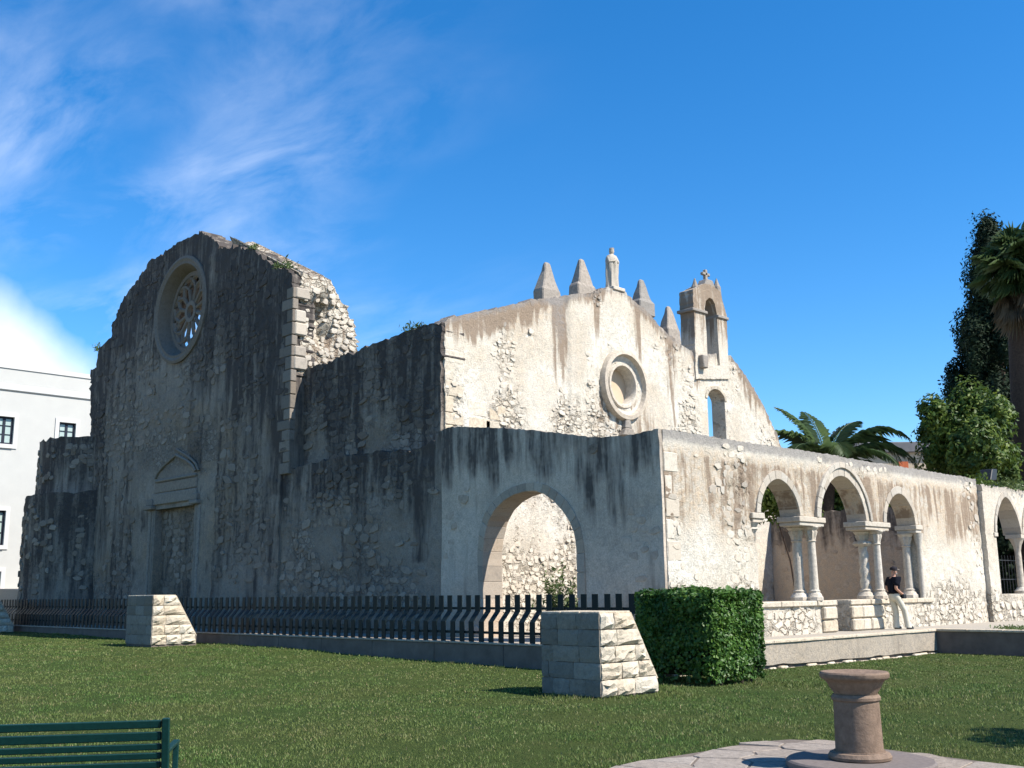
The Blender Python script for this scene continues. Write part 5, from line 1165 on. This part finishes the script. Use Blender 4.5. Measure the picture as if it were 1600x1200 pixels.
# date palm behind the portico
def date_palm(label, x, y, D, fr_, seed):
    p = at(x, 925, D); base = np.array([float(p[0]), float(p[1]), TER-.1]); t = thing('date_palm', label, 'palm tree', tuple(base)); c_ = at(x, y, D)-base; r = np.random.default_rng(seed)
    MB().tube([(0, 0, 0), (0, 0, c_[2]*.5), tuple(c_)], [.45, .4, .36], 12).build('trunk', M_bark, t, smooth=60)
    for (a, e, L_, bend) in fr_:
        V = []; Fs = []
        h = np.array([math.cos(a), math.sin(a), 0]); pts = []; pos_ = c_.copy(); n_ = 26; ee = e
        for k in range(n_+1): pts.append(pos_.copy()); pos_ = pos_+(h*math.cos(ee)+np.array([0, 0, math.sin(ee)]))*L_/n_; ee -= bend/n_*(.4+1.2*k/n_)
        m = MB().tube(pts, list(np.linspace(.04, .008, n_+1)), 5); V = [np.array(v) for v in m.V]; Fs = list(m.F); sd_ = np.array([-h[1], h[0], 0])
        for k in range(2, n_+1):
            tg = pts[k]-pts[k-1]; tg /= np.linalg.norm(tg); ll = .78*math.sin(math.pi*(k/(n_+1))**.75)*r.uniform(.85, 1.1)+.16
            for s2 in (-1, 1):
                for sub in (0, .33, .66):
                    q_ = pts[k]-tg*L_/n_*sub; dd = sd_*s2*.75+tg*.62+np.array([0, 0, r.uniform(-.28, .12)]); dd /= np.linalg.norm(dd); w_ = np.cross(dd, sd_*s2+np.array([0, 0, .5])); w_ /= np.linalg.norm(w_)+1e-9
                    w_ = tg*.026; kk = len(V); mid = q_+dd*ll*.5; tip = q_+dd*ll+np.array([0, 0, -.14*ll*2]); V += [q_, mid-w_, tip, mid+w_]; Fs += [(kk, kk+1, kk+2), (kk, kk+2, kk+3)]
        mesh_np('frond', V, Fs, M_palm, t)
    return t
R_ = math.atan2(RM[1][0], RM[0][0])          # azimuth of image-right
fr_ = [(R_+math.pi+.1, 1.0, 2.9, 1.5), (R_+math.pi-.4, 1.25, 3.0, .9), (R_+1.9, 1.35, 2.6, .8), (R_+.5, 1.2, 2.7, 1.2), (R_-.2, .95, 3.7, 1.9), (R_-.1, .62, 3.9, 1.9), (R_+.2, .9, 3.9, 2.4), (R_-.7, .5, 3.3, 1.9), (R_+math.pi-.1, .55, 2.9, 1.8), (R_-1.6, .7, 2.8, 1.9), (R_+1.2, .7, 3.2, 1.9), (R_+2.4, .7, 2.9, 1.8), (R_+3.9, .7, 2.8, 1.8), (R_-1.0, .2, 2.8, 1.8), (R_+.1, .25, 3.0, 1.6), (R_+3.0, .1, 2.6, 1.5)]
date_palm('feathery date palm rising behind the arcade wall', 1292, 724, 45, [(a, e, L*1.1, b) for a, e, L, b in fr_], 5)
# shrub inside the pointed arch
sbp = uA(806, 930); ol = thing('oleander_shrub', 'loose green shrub growing behind the pointed arch', 'shrub', (sbp[0]+.1, yA+1.6, TER-.02))
r = np.random.default_rng(9); P = []; Nn = []; stm = MB()
for k in range(34):
    a = r.uniform(0, 6.28); e = r.uniform(.75, 1.5); L_ = r.uniform(1.0, 1.95); h = np.array([math.cos(a)*math.cos(e), math.sin(a)*math.cos(e), math.sin(e)]); b0 = np.array([r.normal(0, .2), r.normal(0, .2), 0])
    stm.tube([b0, b0+h*L_*.5, b0+h*L_+np.array([h[0]*.15, h[1]*.15, -.1])], [.014, .01, .004], 4)
    for q_ in np.linspace(.15, 1, 60): P.append(b0+h*L_*q_+r.normal(0, .06, 3)); Nn.append(h+r.normal(0, .6, 3))
stm.build('stems', M_bark, ol); leaves(np.array(P), np.array(Nn), .05, M_ole, 'foliage', ol, 3.6, 4, .9)
# tree beyond the right edge of the frame; its shade falls on the lawn
rt_ = np.array([.7, .71])
def shade_tree():
    q0 = hit(1600, 1172, 2, 0)[:2]+rt_*2.2+sd[:2]/sd[2]*4.2; base = np.array([q0[0], q0[1], 0.0]); t = thing('garden_tree', 'round leafy garden tree standing beside the lawn', 'tree', tuple(base)); tr = MB(); P = []; Nn = []
    for i, (dx, dy, z, a_, b_) in enumerate(((0, 0, 4.2, 1.7, 1.3), (-1.0, .4, 3.8, 1.2, 1.0), (.9, -.6, 3.9, 1.2, 1.0), (.1, .2, 5.2, 1.1, .8))):
        q_, m_ = clumps((dx, dy, z), (a_, a_, b_), 26, 2600, 70+i, (.35, .6), .5); P.append(q_); Nn.append(m_); tr.tube([(0, 0, -.2), (dx*.3, dy*.3, z*.5), (dx, dy, z)], [.16, .10, .03], 7)
    tr.build('trunk', M_bark, t); leaves(np.concatenate(P), np.concatenate(Nn), .15, M_tree, 'crown', t, 1.8, 7, .6)
shade_tree()

# ------------------------------------------------------------------ wall plants
def tuft(name, label, loc, size, n_, mat, seed, grp, lf=.05, el=4.0):
    r = np.random.default_rng(seed); P = r.normal(0, 1, (n_, 3))*np.array(size); P[:, 2] = np.abs(P[:, 2]); t = thing(name, label, 'plant', loc, 0, grp); leaves(P, r.normal(0, 1, (n_, 3)), lf, mat, 'foliage', t, el, seed)
    V = []; MB().tube([(0, 0, -.05), (0, 0, size[2]*.9)], [.012, .005], 4).build('stem', M_bark, t)
for i, (x, y, s) in enumerate(((152, 546, .16), (447, 417, .14), (393, 388, .1), (430, 418, .1))):
    u_, z_ = uA(x, y, yG); tuft('wall_weed', ('dry weed tuft on the left shoulder of the gable by the white building', 'weed tuft on the broken right corner of the gable', 'weed tuft on the gable crest beside the rose window', 'small weed tuft on the gable slope above the right corner')[i], (u_, yG+.1, z_-.03), (s, s, s), 70, M_ole, i, None)
for i, (x, y) in enumerate(((634, 516), (648, 512))):
    u_, z_ = uA(x, y, yN); tuft('wall_weed', 'small weed tuft rooted on the edge of the nave wall', (u_, yN+.15, z_-.03), (.1, .1, .13), 50, M_ole, 20+i, 'weeds on the nave wall')
for i, (dy, s) in enumerate(((.55, .28), (2.6, .3), (3.6, .35), (4.6, .3))):
    tuft('creeper', 'bright green creeper beside the floodlight on the garden wall' if i == 0 else 'dry leafy creeper spilling over the top of the garden wall', (xG-.25, y1+dy, zt1-.05), (s*.6, s*1.3, s*.7), 330, M_tree if i == 0 else M_ole, 40+i, 'creepers on the garden wall' if i else None, .075, 1.8)
for i in range(9):
    x = random.uniform(-12.5, -6); y = yR1+random.uniform(.5, 2.2)
    tuft('gravel_weed', 'low green weed patch growing in the terrace gravel', (x, y, TER-.01), (.22, .14, .04), 90, M_ole, 60+i, 'weeds in the terrace gravel', .04, 2.5)

# ------------------------------------------------------------------ buildings behind
xW = -60.5; wy0, wy1 = 8.0, 60.0; wz = float(hit(70, 576, 0, xW)[2]); wc = float(hit(70, 610, 0, xW)[2])
wb = thing('white_building', 'white rendered apartment building with dark framed windows', 'building', (xW, 24, 0))
Wt = Matrix.Translation((-xW, -24, 0))
def wpart(m, nm, mat, bevel=0, par=None): o = m.build(nm, mat, par or wb, bevel=bevel); o.matrix_parent_inverse = Wt if par is None else Matrix.Identity(4); return o
wins = []
for row, (yt, yb) in enumerate(((653, 692), (798, 850), (893, 928))):
    zt_ = float(hit(10, yt, 0, xW)[2]); zb__ = float(hit(10, yb, 0, xW)[2]); ya_ = float(hit(92, 670, 0, xW)[1]); yb_ = float(hit(118, 670, 0, xW)[1]); wd = yb_-ya_; pitch = wd*3.05
    for k in range(-3, 10):
        if row == 1 and k == 0: pass
        wins.append((ya_+k*pitch*1.0, ya_+k*pitch+wd, zb__, zt_))
p_ = float(hit(21, 672, 0, xW)[1]); pw = float(hit(118, 670, 0, xW)[1]); dpitch = pw-p_
wins = []
for row, (yt, yb) in enumerate(((651, 694), (798, 852), (893, 930))):
    zt_ = float(hit(10, yt, 0, xW)[2]); zb__ = float(hit(10, yb, 0, xW)[2]); wd = float(hit(118, 670, 0, xW)[1]-hit(92, 670, 0, xW)[1])
    for k in range(-4, 9): wins.append((p_+k*dpitch-wd-(.06 if row else 0), p_+k*dpitch-(.06 if row else 0), zb__, zt_))
hp = [[(a, z0), (b_, z0), (b_, z1), (a, z1)] for a, b_, z0, z1 in wins]
ww = wall('wall', 'X', xW, [(wy0, -.3), (wy1, -.3), (wy1, wz-.25), (wy0, wz-.25)], .4, M_white, wb, hp, res=1.2)
ww.o.matrix_parent_inverse = Wt
wpart(MB().box((xW-18, wy0, -.3), (xW-.42, wy1, wz-.26)), 'building_body', M_white)
wpart(MB().box((xW-18.1, wy0-.1, wz-.25), (xW+.06, wy1+.1, wz)), 'parapet_cap', M_trim)
wpart(MB().box((xW+.003, wy0, wc-.25), (xW+.10, wy1, wc+.12)), 'cornice', M_trim, .05)
for a, b_, z0, z1 in wins:
    s_ = .22; m = MB().box((xW+.002, a-s_, z0-s_), (xW+.06, a-.002, z1+s_)).box((xW+.002, b_+.002, z0-s_), (xW+.06, b_+s_, z1+s_)).box((xW+.002, a, z1+.002), (xW+.06, b_, z1+s_)).box((xW+.002, a, z0-s_), (xW+.10, b_, z0-.002))
    fo = wpart(m, 'window_surround', M_trim)
    m = MB(); t_ = .10
    m.box((xW-.2, a, z0), (xW-.12, a+t_, z1)).box((xW-.2, b_-t_, z0), (xW-.12, b_, z1)).box((xW-.2, a+t_, z1-t_), (xW-.12, b_-t_, z1)).box((xW-.2, a+t_, z0), (xW-.12, b_-t_, z0+t_)).box((xW-.19, (a+b_)/2-.07, z0+t_), (xW-.11, (a+b_)/2+.07, z1-t_))
    for q_ in (.36, .68): m.box((xW-.185, a+t_, z0+(z1-z0)*q_-.025), (xW-.13, b_-t_, z0+(z1-z0)*q_+.025))
    f2 = m.build('window_frame', M_frame, fo); 
    for j in range(2):
        for i in range(3):
            ua, ub = (a+t_, (a+b_)/2-.07) if j == 0 else ((a+b_)/2+.07, b_-t_); za, zb3 = z0+(z1-z0)*(0.02, .36, .68)[i]+.03, z0+(z1-z0)*(.36, .68, .98)[i]-.03
            MB().box((xW-.165, ua, za), (xW-.16, ub, zb3)).build('pane', M_pane, fo)
# far beige house beyond the trees
fp = at(1424, 920, 75); fz_ = float(at(1424, 685, 75)[2]); fb = thing('beige_house', 'distant beige house with a grey flat roof and orange shutter', 'house', (float(fp[0]), float(fp[1]), 0), R_)
zt0 = fz_
MB().box((-3.2, 0, -.5), (4.5, 8, zt0-.75)).build('wall', M_beige, fb)
MB().box((-3.5, -.35, zt0-.75), (4.8, 8.3, zt0)).build('roof', M_roofg, fb, bevel=.05)
MB().box((-.2, -.06, zt0-2.2), (.5, -.003, zt0-1.4)).build('shutter', M_orange, fb)
# earth ramp beside the round tower
ra = MB().prism([(-75, TER-.02), (-44, TER-.02), (-52.5, 1.5), (-56, 2.1), (-75, 2.6)], lambda u, z: (u, yA+.5, z), lambda u, z: (u, yA+9, z)).build('earth_bank', M_gravel); tag(ra, kind='structure')

# ------------------------------------------------------------------ grass
r = np.random.default_rng(77); n = 420000
fw = RM@np.array([0, 0, -1.0]); rt = RM@np.array([1.0, 0, 0]); fw2 = fw[:2]/np.linalg.norm(fw[:2]); rt2 = rt[:2]/np.linalg.norm(rt[:2])
Dn = 5.0*(44/5.0)**(r.random(n)**.72); lat = r.uniform(-.62, .62, n)*Dn
P = Dn[:, None]*fw2+lat[:, None]*rt2
ok = (P[:, 1] < yF-.2) | ((P[:, 0] > xR+.08) & (P[:, 1] < yR1-.05))
ok &= ~inside(PE, P[:, 0], P[:, 1])
for c_, W_, L_ in ((c1, W1, L1), (c2, W2, L2)): ok &= ~((P[:, 0] < c_[0]) & (P[:, 0] > c_[0]-W_) & (P[:, 1] > c_[1]) & (P[:, 1] < c_[1]+L_))
ok &= r.random(n) < .22+1.0*sm(.34, .52, fbm(P[:, 0]*1.3, P[:, 1]*1.3, 3, 8))
ok &= ~(np.hypot((P[:, 0]+7.35)/.5, (P[:, 1]-11.15)/.25) < .8+.5*fbm(P[:, 0]*5, P[:, 1]*5, 2, 1))
P = P[ok]; Dn = Dn[ok]; n = len(P); z = gz(P[:, 0], P[:, 1]); z = z+(fbm(P[:, 0]*1.2, P[:, 1]*1.2, 3, 5)-.5)*.05
hgt = r.uniform(.018, .040, n)*(.7+.7*fbm(P[:, 0]*.9, P[:, 1]*.9, 3, 2)); wid = .0045*np.maximum(1, Dn/9.0)*r.uniform(.8, 1.4, n)
nearf = (np.abs(P[:, 1]-yF) < .5) | (np.hypot(P[:, 0]-c1[0]+.6, P[:, 1]-c1[1]-.9) < 1.5); hgt *= np.where(nearf, 1.7, 1)
a = r.uniform(0, 6.283, n); ln = r.uniform(0, .9, n)*hgt; b2 = r.uniform(0, 6.283, n)
B = np.stack([P[:, 0], P[:, 1], z-.006], -1); wv = np.stack([np.cos(a)*wid, np.sin(a)*wid, 0*a], -1)
V = np.stack([B-wv, B+wv, B+np.stack([np.cos(b2)*ln, np.sin(b2)*ln, hgt], -1)], 1).reshape(-1, 3)
tag(mesh_np('grass', V, np.arange(n*3).reshape(n, 3), M_grass), 'short mown green grass covering the lawn', 'grass', kind='stuff')
